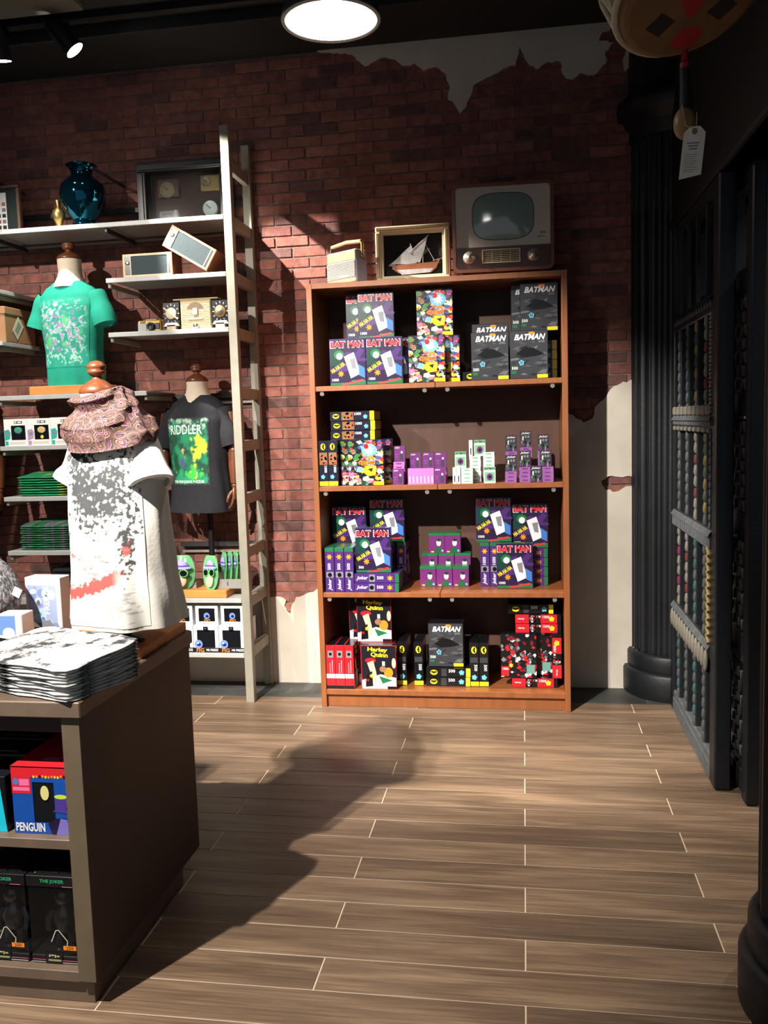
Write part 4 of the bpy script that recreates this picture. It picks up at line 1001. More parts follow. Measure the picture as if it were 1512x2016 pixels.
# black shirt mannequin in the open bay
M_black_sh = mat('black_cotton', S(30, 31, 36), .9, var=.15, scale=30, bump=.25, bscale=200)
t = thing('mannequin', 'wooden armed mannequin in a black T-shirt with a green print', 'mannequin', (-1.772, 4.66, SZ['I']+.0006), radians(-6))
zb = 1.035-t.location.z
R = [(r[0]+zb,)+r[1:] for r in ADULT]; f = shirt_fn(R, .004, 1.3)
bust(t, M_black_sh, R, f, zb, ((.135, .005, zb+.555), (.196, -.005, zb+.36), .060, .062), (.060, zb+.63, zb+.715, .008), cap_knob=True)
arms(t, zb+.64); pole(t, .085, 0, zb+.06, .045)
cG, cY, cV, cW, cK, cD = S(30, 140, 96), S(190, 200, 60), S(96, 60, 150), S(210, 236, 222), S(30, 31, 36), S(20, 70, 52)
def paint_green(u, v):
    n1 = fbm(u*4, v*5, 2); n2 = fbm(u*9, v*11, 7)
    c = mixc(cD, cG, sst(-.4, .5, n1+.5*(u-.3)))
    c = mixc(c, cY, sst(.12, .24, n1+.5-abs(u-.70-.25*(v-.4))*2.6-abs(v-.48)*1.6))
    c = mixc(c, S(60, 180, 70), sst(.10, .3, n2*.5+.5-abs(v-.18)*4-abs(u-.6)*1.3))
    c = mixc(c, cV, sst(.14, .24, .34+n2*.2-abs(u-.40)*3-abs(v-.30)*2.2)); c = mixc(c, S(226, 170, 120), sst(.1, .2, .26+n2*.2-abs(u-.42)*3-abs(v-.52)*4))
    c = mixc(c, cV, sst(.1, .2, .24+n2*.15-abs(u-.26)*3-abs(v-.08)*8))
    if v > .80: c = mixc(c, cW, .55*sst(-.1, .5, n2))
    edge = min(u, 1-u)*1.0; ev = min(v, 1-v)
    return mixc(cK, c, sst(.015, .07, min(edge, ev*1.4)+.035*n2))
au = lambda x: -pi/2+x
ink_patch(t, 'chest_print', f, au(-.90), au(.62), zb+.150, zb+.520, 70, 100, paint_green)
def on_shirt(txt, m, ac, zc, wa, h, off=.003, rot=0.):
    p = Print(); p.text(txt, 0, 0, h, m, w=wa, rot=rot); b = MB(); p.to(b, lambda u, v, d: f(ac+u, zc+v, off+d)); return b
b = on_shirt('RIDDLER', flat(cW, .8), au(-.14), zb+.455, 1.10, .050); b.obj('lettering', t)
b = on_shirt('THE PERPLEXING PUZZLER', flat(cW, .8), au(-.14), zb+.172, 1.12, .015); b.obj('lettering', t)
# second mannequin with only its arm inside the frame
t = thing('mannequin', 'mannequin cut by the left edge of the photo, black sleeve and wooden arm showing', 'mannequin', (-3.150, 4.60, SZ['I']+.0006), radians(0))
bust(t, M_black_sh, R, f, zb, ((.135, .005, zb+.555), (.205, -.005, zb+.36), .062, .066), (.060, zb+.63, zb+.715, .008))
arms(t, zb+.64); pole(t, .0, 0, zb+.06)
b = MB(); b.box(-.14, .14, -.1, .12, -.024, -.001, M_shelf, .002); b.obj('stand_plate', t)
# teal shirt bust on its wooden block
M_teal = mat('teal_cotton', S(22, 150, 126), .85, var=.08, scale=20, bump=.25, bscale=200)
t = thing('wood_block', 'orange wooden block under the teal shirt bust', 'display block', (-2.455, 4.62, SZ['E']+.0006))
b = MB(); b.box(-.215, .215, -.125, .125, 0, .046, M_orangewood, .003); b.obj('body', t)
t = thing('mannequin', 'teal T-shirt bust with a cream neck standing on a wooden block', 'mannequin', (-2.462, 4.630, SZ['E']+.0475), radians(-7))
R = [(0, .158, .108, 0), (.06, .160, .108, 0), (.18, .158, .102, 0), (.33, .175, .110, 0), (.43, .184, .108, 0), (.49, .176, .098, .003), (.53, .145, .086, .006), (.555, .105, .074, .008), (.572, .076, .064, .008)]
f = shirt_fn(R, .0045, 4.1)
bust(t, M_teal, R, f, 0, ((.145, .005, .485), (.212, -.005, .325), .062, .066), (.066, .565, .69, .008), cap_knob=True)
cT = S(22, 150, 126)
def paint_teal(u, v):
    n1 = fbm(u*6, v*7, 11); n2 = fbm(u*13, v*14, 3)
    line = sst(.20, .05, abs(n1))*sst(.5, .36, abs(u-.5)+.0)*sst(.5, .4, abs(v-.5))
    c = mixc(cT, S(206, 236, 226), .75*line*sst(-.2, .3, n2+.2))
    c = mixc(c, S(176, 90, 190), .6*sst(.1, .25, n2-.15*abs(v-.5))*sst(.4, .2, abs(v-.52))*sst(.42, .3, abs(u-.5)))
    return mixc(c, S(120, 220, 110), .5*sst(.2, .4, n1)*sst(.3, .15, abs(v-.5))*sst(.42, .3, abs(u-.5)))
ink_patch(t, 'chest_print', f, au(-.95), au(.95), .10, .47, 70, 80, paint_teal)

# ---- counter in front
M_ctop = mat('grey_brown_laminate', S(104, 88, 74), .45, var=.16, scale=9, bump=.12)
M_cside = mat('dark_brown_panel', S(62, 48, 40), .55, var=.12, scale=30)
M_cedge = mat('panel_edge', S(98, 86, 68), .5, var=.12, scale=10)
M_inside = mat('dark_interior', S(40, 34, 30), .7)
t = thing('display_counter', 'low brown display counter with open shelves in the left foreground', 'counter', (-1.85, 2.36, 0))
qx, qy = -1.85, 2.36
def cpart(name, x0, x1, y0, y1, z0, z1, m, c=.0015):
    b = MB(); b.box(x0-qx, x1-qx, y0-qy, y1-qy, z0, z1, m, c); return b.obj(name, t)
cpart('worktop', -2.6, -1.104, 1.985, 2.745, .784, .826, M_ctop, .003)
p_ = MB(); p_.box(-1.164-qx, -1.116-qx, 1.998-qy, 2.002-qy, .073, .7835, M_cedge); p_.box(-1.164-qx, -1.116-qx, 2.002-qy, 2.740-qy, .073, .7835, M_cside, .001); p_.obj('side_panel', t)
cpart('side_panel', -2.6, -2.55, 2.0, 2.74, .073, .7835, M_cside)
cpart('rail', -2.549, -1.165, 2.02, 2.06, .735, .783, M_cside)
cpart('back_panel', -2.549, -1.165, 2.70, 2.735, .11, .783, M_inside)
cpart('shelf', -2.549, -1.165, 2.003, 2.699, .428, .4545, M_ctop); cpart('shelf', -2.549, -1.165, 2.003, 2.699, .066, .0955, M_ctop)
cpart('kick_base', -2.58, -1.134, 2.02, 2.63, 0, .0655, M_ctop)

# white shirt mannequin on the plinth
t = thing('wood_plinth', 'orange wooden plinth on the counter under the white shirt', 'display block', (-1.285, 2.56, .8266))
b = MB(); b.box(-.165, .165, -.175, .175, 0, .030, M_orangewood, .002); b.obj('body', t)
t = thing('mannequin', 'bust in a long white T-shirt with a black, grey and red print on the counter', 'mannequin', (-1.205, 2.475, .8572), radians(-20))
zb = .062
R = [(zb, .170, .146, .01), (zb+.05, .167, .140, .008), (zb+.16, .160, .126, .003), (zb+.30, .158, .116, 0), (zb+.43, .156, .112, 0), (zb+.50, .152, .106, 0), (zb+.55, .134, .094, .003), (zb+.585, .100, .080, .006), (zb+.61, .070, .062, .008)]
f = shirt_fn(R, .0065, 2.2)
M_white_sh = mat('white_cotton', S(226, 222, 212), .9, var=.03, scale=14, bump=.12, bscale=90)
bust(t, M_white_sh, R, f, zb, ((.104, .0, zb+.515), (.150, -.018, zb+.425), .056, .058, True), (.052, zb+.60, zb+.690, -.012), cap_knob=True, nx=-.045)
b = MB(); b.tube([(0, 0, .012), (0, 0, zb+.3)], .015, BLACK, 12); b.lathe([(.055, 0), (.055, .008), (.02, .014)], BLACK, 20); b.obj('stand', t)
cWh, cInk, cGr, cRd = S(226, 222, 214), S(56, 58, 60), S(124, 128, 130), S(214, 82, 78)
def paint_big(u, v):
    """abstract distressed ink: dark grainy mass above, hatched grey, loose red brush strokes below"""
    g = fbm(u*30, v*46, 1, 3); n1 = fbm(u*4, v*5, 9); h = fbm(u*16, v*60, 4, 2)
    d = .52-((u-.60+.25*n1)/.50)**2-((v-.70-.12*n1)/.26)**2
    d = max(d, .34-((u-.10)/.13)**2-((v-.78)/.20)**2)
    d = max(d, .30-((u-.86)/.10)**2-((v-.42)/.26)**2, .22-((u-.26)/.14)**2-((v-.47)/.055)**2)
    top = sst(.70, .82, v)*.45*sst(.99, .9, v)
    streak = fbm(u*9+v*3, v*26, 14, 3)
    ink = sst(-.10, .16, d*.95+g*.75+n1*.30+streak*.45-.06+top*(.3+g))
    c = mixc(cWh, cGr, .85*sst(.0, .35, .42+h*.7+n1*.4-((u-.62)/.36)**2-((v-.42)/.28)**2))
    c = mixc(c, cGr, .55*sst(.1, .4, h+.3-((u-.8)/.2)**2-((v-.12)/.16)**2))
    c = mixc(c, cInk, ink)
    crack = sst(.045, .015, abs(fbm(u*5+1, v*8, 21, 2)))*sst(.5, .2, abs(u-.45))*sst(.09, .03, abs(v-.30))
    c = mixc(c, cInk, .8*crack)
    s1 = abs(v-(.155+.34*max(0, u-.30)**1.6+.10*max(0, .25-u)))+.020*g+.012*n1
    c = mixc(c, cRd, sst(.040, .026, s1)*sst(.02, .08, u)*sst(.86, .74, u))
    s2 = abs(v-(.385-.06*u))+.014*g
    c = mixc(c, cRd, sst(.014, .006, s2)*sst(.5, .36, u))
    s3 = math.hypot((u-.86)*1.0, (v-.40)*1.2)+.05*g
    return mixc(c, cRd, .9*sst(.045, .02, s3))
ink_patch(t, 'shirt_print', f, au(-1.5), au(1.12), zb+.012, zb+.575, 170, 240, paint_big, m=vcol_mat('shirt_ink', .85))
# scarf
def scarf_mat():
    m = bpy.data.materials.new('paisley_scarf'); m.use_nodes = True; nt = m.node_tree; n = nt.nodes; L = nt.links.new
    tc = n.new('ShaderNodeTexCoord'); mp = n.new('ShaderNodeMapping'); mp.inputs['Scale'].default_value = (27, 27, 30); L(tc.outputs['Object'], mp.inputs[0])
    nz = n.new('ShaderNodeTexNoise'); nz.inputs['Scale'].default_value = .55; L(mp.outputs[0], nz.inputs[0])
    mx = n.new('ShaderNodeVectorMath'); mx.operation = 'MULTIPLY_ADD'; mx.inputs[1].default_value = (1.6, 1.6, 1.6); L(nz.outputs['Color'], mx.inputs[0]); L(mp.outputs[0], mx.inputs[2])
    vo = n.new('ShaderNodeTexVoronoi'); vo.inputs['Scale'].default_value = 1.0; L(mx.outputs[0], vo.inputs['Vector'])
    mu = n.new('ShaderNodeMath'); mu.operation = 'MULTIPLY'; mu.inputs[1].default_value = 2.6; L(vo.outputs['Distance'], mu.inputs[0])
    fr = n.new('ShaderNodeMath'); fr.operation = 'FRACT'; L(mu.outputs[0], fr.inputs[0])
    rp = n.new('ShaderNodeValToRGB'); e = rp.color_ramp.elements; rp.color_ramp.interpolation = 'CONSTANT'
    cs = [(0, S(82, 36, 74)), (.2, S(150, 112, 78)), (.30, S(54, 32, 28)), (.5, S(96, 62, 48)), (.62, S(66, 62, 50)), (.72, S(44, 24, 38)), (.9, S(134, 104, 80))]
    e[0].position, e[0].color = cs[0][0], cs[0][1]+(1,); e[1].position, e[1].color = cs[1][0], cs[1][1]+(1,)
    for p_, c in cs[2:]: q = e.new(p_); q.color = c+(1,)
    L(fr.outputs[0], rp.inputs[0]); L(rp.outputs[0], n['Principled BSDF'].inputs['Base Color']); n['Principled BSDF'].inputs['Roughness'].default_value = .8
    return m
sc = thing('scarf', 'purple and tan paisley scarf wound around the neck of the white shirt bust', 'scarf', (-1.195, 2.462, .8572+zb-.010), radians(-20))
def scarf_pt(u, v):
    a = 2*pi*u; prof = [(.055, .706), (.074, .704), (.086, .690), (.084, .668), (.104, .648), (.126, .618), (.136, .582), (.128, .552), (.104, .560)]
    s_ = v*(len(prof)-1); i = min(len(prof)-2, int(s_)); q = s_-i; q = q*q*(3-2*q)
    r = prof[i][0]+(prof[i+1][0]-prof[i][0])*q; z = prof[i][1]+(prof[i+1][1]-prof[i][1])*q
    z += .016*cos(a-.9)*(1-v)+.014*sin(2*a+1.1)*v*(1-v)*2; z -= .024*v*max(0, -sin(a))
    r += .009*sin(5*v*pi+2.4*a+1.5*sin(a*2))+.006*noise.noise((cos(a)*3, sin(a)*3, v*6))
    return (r*cos(a)*1.12-.046*(1-v), .9*r*sin(a)-.012*v-.016*(1-v), z)
b = MB(); b.grid(scarf_pt, 72, 44, scarf_mat(), wrap=True); b.obj('wrap', sc)

# ---- stack of folded shirts
def marl(name, base, ink_, thr, rp_=(14, 60, 30)):
    m = bpy.data.materials.new(name); m.use_nodes = True; nt = m.node_tree; n = nt.nodes; L = nt.links.new
    tc = n.new('ShaderNodeTexCoord'); mp = n.new('ShaderNodeMapping'); mp.inputs['Scale'].default_value = rp_; L(tc.outputs['Object'], mp.inputs[0])
    nz = n.new('ShaderNodeTexNoise'); nz.inputs['Scale'].default_value = 1.; nz.inputs['Detail'].default_value = 8; nz.inputs['Roughness'].default_value = .68; L(mp.outputs[0], nz.inputs[0])
    rp = n.new('ShaderNodeValToRGB'); e = rp.color_ramp.elements
    cs = list(zip(thr, ink_)); e[0].position, e[0].color = cs[0][0], cs[0][1]+(1,); e[1].position, e[1].color = cs[1][0], cs[1][1]+(1,)
    for p_, c in cs[2:]: q = e.new(p_); q.color = c+(1,)
    L(nz.outputs['Fac'], rp.inputs[0]); L(rp.outputs[0], n['Principled BSDF'].inputs['Base Color']); n['Principled BSDF'].inputs['Roughness'].default_value = .9
    return m
def fold_mesh(name, w_, d_, h0, h1, m, seed, ripple=.004):
    """one folded shirt: a rounded slab, thicker towards the back fold"""
    b = MB(); rr = random.Random(seed); ph = [rr.uniform(0, 6) for _ in range(6)]
    def fn(u, v):
        a = 2*pi*u; ca, sa = cos(a), sin(a); e = 11.
        q = (abs(ca)**e+abs(sa)**e)**(-1/e); x = ca*q; y = sa*q
        s_ = v*pi; k = sin(s_)**.35 if 0 < v < 1 else 0
        r = k*(1-.04*(abs(cos(s_)))); X = x*r*w_/2; Y = y*r*d_/2
        hh = h0+(h1-h0)*sst(-.6, .8, Y/(d_/2))
        X += ripple*sin(Y*40+ph[0])*k; Y += ripple*(sin(X*30+ph[1])+.5*sin(X*70+ph[2]))*k
        return (X, Y, hh*(.5-.5*cos(s_)))
    b.grid(fn, 48, 8, m, wrap=True); return b.mesh(name, True)
ORD = ['topmost', 'second', 'third', 'fourth', 'fifth', 'sixth', 'seventh', 'eighth', 'ninth', 'tenth', 'eleventh', 'twelfth']
def shirt_stack(name, mats, n, x, y, z0, rz, w_, d_, h0, h1, what, group, last=None):
    """n separate folded shirts lying on one another; tilted so each rests on the one below"""
    ms = [fold_mesh('folded_shirt', w_, d_, h0, h1, mats[k % len(mats)], k) for k in range(min(n, 4))]
    for k in range(n):
        o = link('folded_shirt', ms[k % len(ms)]); o.location = (x+random.uniform(-.003, .003), y+random.uniform(-.003, .003), z0+k*(h0+.0004)); o.scale = (1, 1, .93)
        tl = math.atan((h1-h0)*k/d_/.75); o.rotation_euler = (Matrix.Rotation(rz+random.uniform(-.012, .012), 3, 'Z') @ Matrix.Rotation(tl, 3, 'X')).to_euler()
        o.location.z += sin(tl)*d_*.32
        i = n-1-k
        tag(o, ('lowest ' if k == 0 else ORD[i]+' ')+what, 'folded shirt', group)
wi = marl('white_printed_cotton', None, [S(48, 48, 50), S(96, 96, 98), S(196, 196, 194), S(228, 226, 220)], [.38, .44, .49, .56], (17, 17, 50))
shirt_stack('white', [wi], 11, -1.265, 2.165, .8268, radians(-20), .40, .275, .0077, .0095, 'folded white shirt in the stack at the counter corner', 'folded white shirts on the counter')
b = MB()
gm = marl('green_printed_cotton', None, [S(16, 60, 40), S(30, 150, 96), S(30, 150, 96), S(200, 196, 60), S(60, 40, 50)], [.3, .40, .56, .62, .72], (10, 10, 5))
gp = marl('green_purple_cotton', None, [S(20, 30, 24), S(30, 110, 60), S(46, 130, 76), S(150, 80, 160), S(200, 196, 120)], [.34, .42, .52, .60, .68], (24, 6, 4))
dk = marl('dark_printed_cotton', None, [S(24, 26, 34), S(36, 40, 54), S(50, 62, 110)], [.4, .6, .72], (10, 10, 10))
shirt_stack('green', [gm], 8, -2.66, 4.64, SZ['G']+.0008, 0, .29, .25, .0140, .0165, 'folded bright green shirt on the upper stack of the left shelf', 'folded green shirts, upper stack')
shirt_stack('greenp', [gp], 11, -2.66, 4.64, SZ['H']+.0008, 0, .31, .25, .0125, .0142, 'folded green and purple shirt on the lower stack of the left shelf', 'folded green shirts, lower stack')
shirt_stack('dark', [dk], 10, -2.52, 4.66, SZ['I']+.0008, 0, .26, .25, .0150, .0165, 'folded dark shirt on the shelf behind the white shirt', 'folded dark shirts')

# ---- grey cap
t = thing('grey_cap', 'grey marled fabric cap with a stiff brim at the left edge of the counter', 'cap', (-1.762, 2.565, .8266))
hm = marl('grey_marl', None, [S(44, 44, 48), S(120, 120, 124), S(206, 206, 210)], [.38, .5, .62], (110, 110, 60))
b = MB()
def dome(u, v):
    a = 2*pi*u; t_ = pi*(.02+.60*v); q = 1+.03*noise.noise((cos(a)*2, sin(a)*2, v*3))
    n_ = .0022*noise.noise((cos(a)*40, sin(a)*40, v*60))
    return ((.142*q*sin(t_)**.85+n_)*cos(a), (.120*q*sin(t_)**.85+n_)*sin(a), .155+.130*cos(t_)*q+n_)
b.grid(dome, 72, 40, hm, wrap=True); b.obj('crown', t)
b = MB(); b.grid(lambda u, v: ((.105+.105*v)*cos(-1.25+1.5*u), -.01+(.085+.085*v)*sin(-1.25+1.5*u), .096-.055*v*v+.02*(1-(2*u-1)**2)*v), 20, 8, mat('grey_felt', S(96, 92, 90), .9)); b.grid(lambda u, v: ((.105+.105*v)*cos(-1.25+1.5*u), -.01+(.085+.085*v)*sin(-1.25+1.5*u), .091-.055*v*v+.02*(1-(2*u-1)**2)*v), 20, 8, MATS['grey_felt']); b.obj('brim', t)
b = MB(); b.lathe([(.06, 0), (.06, .01), (.02, .016), (.02, .10), (.10, .112), (.09, .14)], BLACK, 24); b.obj('stand', t)
b = MB(); b.X = Matrix.Translation((.147, -.02, .175)) @ Matrix.Rotation(.5, 4, 'Y'); b.box(0, .028, -.001, .001, -.016, .014, WHITE, .0004); b.obj('price_tag', t)

# ---- tall pale boxes behind the stack
t = thing('boxed_figure', 'tall pale box with blue artwork and rotated white lettering behind the folded shirts', 'box', (-1.590, 2.705, .8266), radians(-4))
pw = flat(S(222, 214, 216), .4)
b = MB(); b.box(-.066, .066, -.03, .03, 0, .192, pw, .002); b.obj('carton', t)
b = MB(); p = Print(); p.rect(-.058, .008, .050, .165, flat(S(156, 170, 208), .3)); rr = random.Random(8)
for i in range(26): p.disc(rr.uniform(-.05, .042), rr.uniform(.02, .15), rr.uniform(.006, .018), rr.uniform(.006, .02), rr.choice([flat(S(126, 146, 190), .3), flat(S(200, 206, 226), .3), flat(S(100, 104, 122), .3), flat(S(170, 200, 224), .3)]), 8, keep=i % 4 > 0)
p.poly([(-.055, .01), (.05, .01), (.02, .05), (-.03, .035)], midg).text('FREEZE', .012, .115, .020, lite, w=.094, rot=pi/2); p.to(b, lambda u, v, d: (u, -.0302-d, v)); b.obj('front_print', t)
t = thing('boxed_figure', 'narrow pale box with a blue corner and a dark window beside the cap', 'box', (-1.533, 2.415, .8266), radians(3))
b = MB(); b.box(-.040, .040, -.035, .035, 0, .132, pw, .002); b.obj('carton', t)
b = MB(); p = Print(); p.rect(-.036, .07, .018, .128, flat(S(110, 150, 214), .3)).disc(-.004, .075, .02, .018, lite, 12).poly([(-.036, .0), (-.006, .0), (-.010, .058), (-.034, .062)], blk).disc(-.02, .03, .008, .022, flat(S(150, 130, 130), .3), 10); p.to(b, lambda u, v, d: (u, -.0352-d, v)); b.obj('front_print', t)

# ================================================================= BOXED GOODS ON THE LOWER SHELVES
M_win = mat('box_window', S(20, 22, 26), .08, spec=.7)
def window_box(label, loc, w_, h_, d_, accent, group, toy):
    t = thing('window_box', label, 'box', loc, 0, group)
    b = MB(); wb = flat(S(228, 226, 222), .4); b.box(-w_/2, w_/2, .004, d_, 0, h_, wb, .002)
    fx0, fx1, fz0, fz1 = -w_*.20, w_*.42, h_*.22, h_*.76
    for x0, x1, z0, z1 in ((-w_/2, w_/2, 0, fz0), (-w_/2, w_/2, fz1, h_), (-w_/2, fx0, fz0, fz1), (fx1, w_/2, fz0, fz1)): b.box(x0, x1, 0, .004, z0, z1, wb)
    b.obj('carton', t)
    b = MB(); b.box(fx0, fx1, .0025, .0042, fz0, fz1, M_win); b.obj('window', t)
    b = MB(); p = Print(); p.rect(-w_*.46, h_*.80, -w_*.1, h_*.95, flat(S(232, 230, 226), .4)); p.rect(-w_*.05, h_*.83, w_*.3, h_*.92, blk).rect(-w_*.03, h_*.85, w_*.06, h_*.90, wb).rect(w_*.1, h_*.85, w_*.26, h_*.90, wb)
    p.poly([(-w_*.49, h_*.2), (-w_*.26, h_*.26), (-w_*.22, h_*.5), (-w_*.30, h_*.62), (-w_*.49, h_*.58)], accent).disc(-w_*.36, h_*.44, w_*.08, h_*.06, midg).rect(-w_*.30, h_*.05, w_*.40, h_*.15, flat(S(206, 196, 186), .4)).rect(-w_*.48, h_*.02, -w_*.34, h_*.18, accent)
    if toy[1]: p.disc(w_*.12, h_*.32, w_*.07, w_*.07, yelb, 14)
    p.to(b, lambda u, v, d: (u, -.0003-d, v)); b.obj('front_print', t)
    b = MB(); b.ball((w_*.10, .0014, h_*.58), .022, toy[0], 16, 10, (1.1, .05, .8)); b.ball((w_*.10, .0014, h_*.36), .016, blk, 12, 8, (.9, .05, 1.1)); b.obj('toy', t)
z = SZ['F']+.0008; gz = 'small window boxes on the left shelf'
window_box('leftmost of the white window boxes, teal corner art', (-2.771, 4.50, z), .138, .148, .11, flat(S(40, 160, 150), .4), gz, (flat(S(60, 140, 120), .4), 0))
window_box('pinkish window box with a yellow dot, second from the left', (-2.632, 4.50, z), .138, .148, .11, flat(S(170, 140, 180), .4), gz, (flat(S(200, 170, 120), .4), 1))
window_box('teal cornered window box half hidden by the scarf', (-2.493, 4.50, z), .138, .150, .11, flat(S(40, 170, 160), .4), gz, (flat(S(60, 160, 150), .4), 0))
window_box('small window box showing between the scarf and the black shirt', (-2.108, 4.62, z), .12, .14, .11, flat(S(150, 110, 120), .4), gz, (midg, 0))

def fig_big(label, x):
    t = thing('figure_box', label, 'box', (x, 4.500, SZ['J']+.0008), 0, 'white figure boxes, lower row')
    w_, h_, d_ = .1425, .148, .13; wb = flat(S(226, 226, 228), .4)
    b = MB(); b.box(-w_/2, w_/2, .008, d_, 0, h_, wb, .0015)
    for x0, x1, z0, z1 in ((-w_/2, w_/2, h_-.024, h_), (-w_/2, -w_*.36, 0, h_-.024), (w_*.36, w_/2, 0, h_-.024)): b.box(x0, x1, 0, .008, z0, z1, wb)
    b.obj('carton', t)
    b = MB(); b.box(-w_*.36, w_*.36, .004, .0082, .024, h_-.024, M_win); b.obj('window', t)
    b = MB(); b.box(-w_/2-.0002, w_/2+.0002, -.004, .008, 0, .026, flat(S(24, 26, 34), .35), .001); b.obj('base_strip', t)
    b = MB(); p = Print(); p.disc(-w_*.30, .046, .023, .024, flat(S(110, 140, 206), .3), 22).disc(-w_*.29, .044, .012, .009, flat(S(24, 34, 90), .3), 14).disc(-w_*.33, .052, .006, .005, lite, 8)
    p.text('FIG', -w_*.24, .013, .021, ORG, w=.043).text('MR FREEZE', w_*.24, .014, .012, lite, w=.068).rect(-.013, h_-.026, .013, h_-.004, blk).text('DC', 0, h_-.014, .007, midg)
    p.to(b, lambda u, v, d: (u, -.0043-d, v)); b.obj('front_print', t)
def fig_small(label, x):
    t = thing('figure_box', label, 'box', (x, 4.512, SZ['J']+.0008+.1484), 0, 'white figure boxes, upper row')
    w_, h_, d_ = .128, .112, .11; wb = flat(S(226, 226, 228), .4)
    b = MB(); b.box(-w_/2, w_/2, .006, d_, 0, h_, wb, .0015)
    for x0, x1, z0, z1 in ((-w_/2, w_/2, h_-.018, h_), (-w_/2, w_/2, 0, .020), (-w_/2, -w_*.36, .02, h_-.018), (w_*.36, w_/2, .02, h_-.018)): b.box(x0, x1, 0, .006, z0, z1, wb)
    b.obj('carton', t)
    b = MB(); b.box(-w_*.36, w_*.36, .003, .0062, .02, h_-.018, M_win); b.obj('window', t)
    b = MB(); p = Print(); p.disc(0, .052, .017, .018, flat(S(110, 140, 206), .3), 22).disc(.002, .050, .009, .008, flat(S(24, 34, 90), .3), 14).text('FIG', .002, .026, .016, ORG, w=.034).text('MR FREEZE', .002, .009, .008, midg, w=.05); p.to(b, lambda u, v, d: (u, -.0004-d, v)); b.obj('front_print', t)
for k, nm in enumerate(('beside the ladder upright', 'second from the ladder upright', 'third from the ladder upright, cut by the plinth', 'fourth from the ladder upright, hidden by the counter')):
    fig_big('lower row white figure box '+nm, -1.5855-k*.1455)
for k, nm in enumerate(('beside the ladder upright', 'second from the ladder upright', 'third from the ladder upright', 'fourth from the ladder upright')):
    fig_small('upper row white figure box '+nm, -1.580-k*.1455)
t = thing('blue_box', 'dark blue box on the bottom shelf left of the white shirt', 'box', (-2.56, 4.52, SZ['J']+.0008))
b = MB(); b.box(-.12, .12, 0, .15, 0, .24, flat(S(40, 58, 120), .4), .003); b.obj('carton', t)
b = MB(); p = Print(); p.rect(-.11, .12, .11, .23, flat(S(60, 90, 170), .3)).disc(.03, .18, .03, .025, blk).rect(-.11, .01, .11, .10, flat(S(50, 52, 60), .3)); p.to(b, lambda u, v, d: (u, -.0004-d, v)); b.obj('front_print', t)
t = thing('price_card', 'white card standing on the low shelf behind the ladder upright', 'card', (-1.530, 4.70, SZ['J']+.0008))
b = MB(); b.box(-.001, .001, -.06, .06, 0, .15, WHITE, .0005); b.box(-.012, .012, -.065, .065, 0, .008, flat(S(60, 66, 90)), .002); b.obj('card', t)

# ---- hat-and-glasses packs
M_film = mat('green_film', S(70, 170, 110), .15, alpha=.22, spec=.8)
lav = mat('lavender_felt', S(156, 146, 206), .55); vio = flat(S(86, 60, 180), .5); lime = flat(S(90, 200, 90), .3); peach = flat(S(232, 186, 160), .5)
pack_me = None
def glasses_pack(label, loc, rz, group, sx=1., tilt=0.):
    global pack_me
    if pack_me is None:
        def prof(z):
            q = z/.186; return .076*(max(0, min(1, 1-abs((q-.52)/.56)**2.6)))**.5
        b = MB()
        b.grid(lambda u, v: (prof(.186*v)*sin(pi*(u-.5)), .028-.040*cos(pi*(u-.5))*(.35+.65*sin(pi*min(1, max(0, v)))), .186*v), 22, 18, M_film)
        a_ = b.mesh('shell')
        b = MB(); b.grid(lambda u, v: (prof(.186*v)*.98*(2*u-1), .030, .186*v), 12, 18, flat(S(120, 190, 130), .6)); k_ = b.mesh('backing_card')
        b = MB(); b.ball((0, .012, .118), .046, lav, 20, 12, (1, .55, 1.0)); b.ball((0, .004, .118), .070, lav, 24, 8, (1, .5, .16)); c_ = b.mesh('hat')
        b = MB(); b.lathe([(.0475, .121), (.0475, .134)], vio, 24); 
        for i in range(len(b.v)): b.v[i] = (b.v[i][0], b.v[i][1]*.56+.011, b.v[i][2])
        d_ = b.mesh('hat_band')
        b = MB()
        for s_ in (-1, 1):
            b.X = Matrix.Translation((s_*.029, -.020, .094)) @ Matrix.Rotation(pi/2, 4, 'X') @ Matrix.Diagonal((1, .82, 1, 1))
            b.lathe([(.024, 0), (.027, .002), (.0265, .005), (.021, .005)], lime, 20, cap=False); b.lathe([(.0, .0045), (.0215, .0045)], M_win, 20, cap=False)
        b.X = Matrix.Identity(4); b.tube([(-.008, -.022, .098), (.008, -.022, .098)], .003, lime, 8)
        e_ = b.mesh('sunglasses')
        b = MB(); b.ball((0, -.004, .055), .040, peach, 18, 10, (.95, .30, 1.05)); f_ = b.mesh('insert')
        pack_me = [('backing_card', k_), ('hat', c_), ('hat_band', d_), ('sunglasses', e_), ('insert', f_), ('shell', a_)]
    t = thing('glasses_pack', label, 'novelty glasses', loc, rz, group); t.rotation_euler = (tilt, 0, rz); t.scale = (sx, .42 if sx < .9 else 1, 1)
    for n_, me in pack_me: link(n_, me, t)
t = thing('wood_block', 'orange wooden block on the low shelf under the novelty glasses', 'display block', (-1.79, 4.63, SZ['I']+.0006))
b = MB(); b.box(-.18, .19, -.135, .06, 0, .041, M_orangewood, .003); b.obj('body', t)
zt = SZ['I']+.0424
M_tray = mat('grey_tray', S(140, 138, 134), .5)
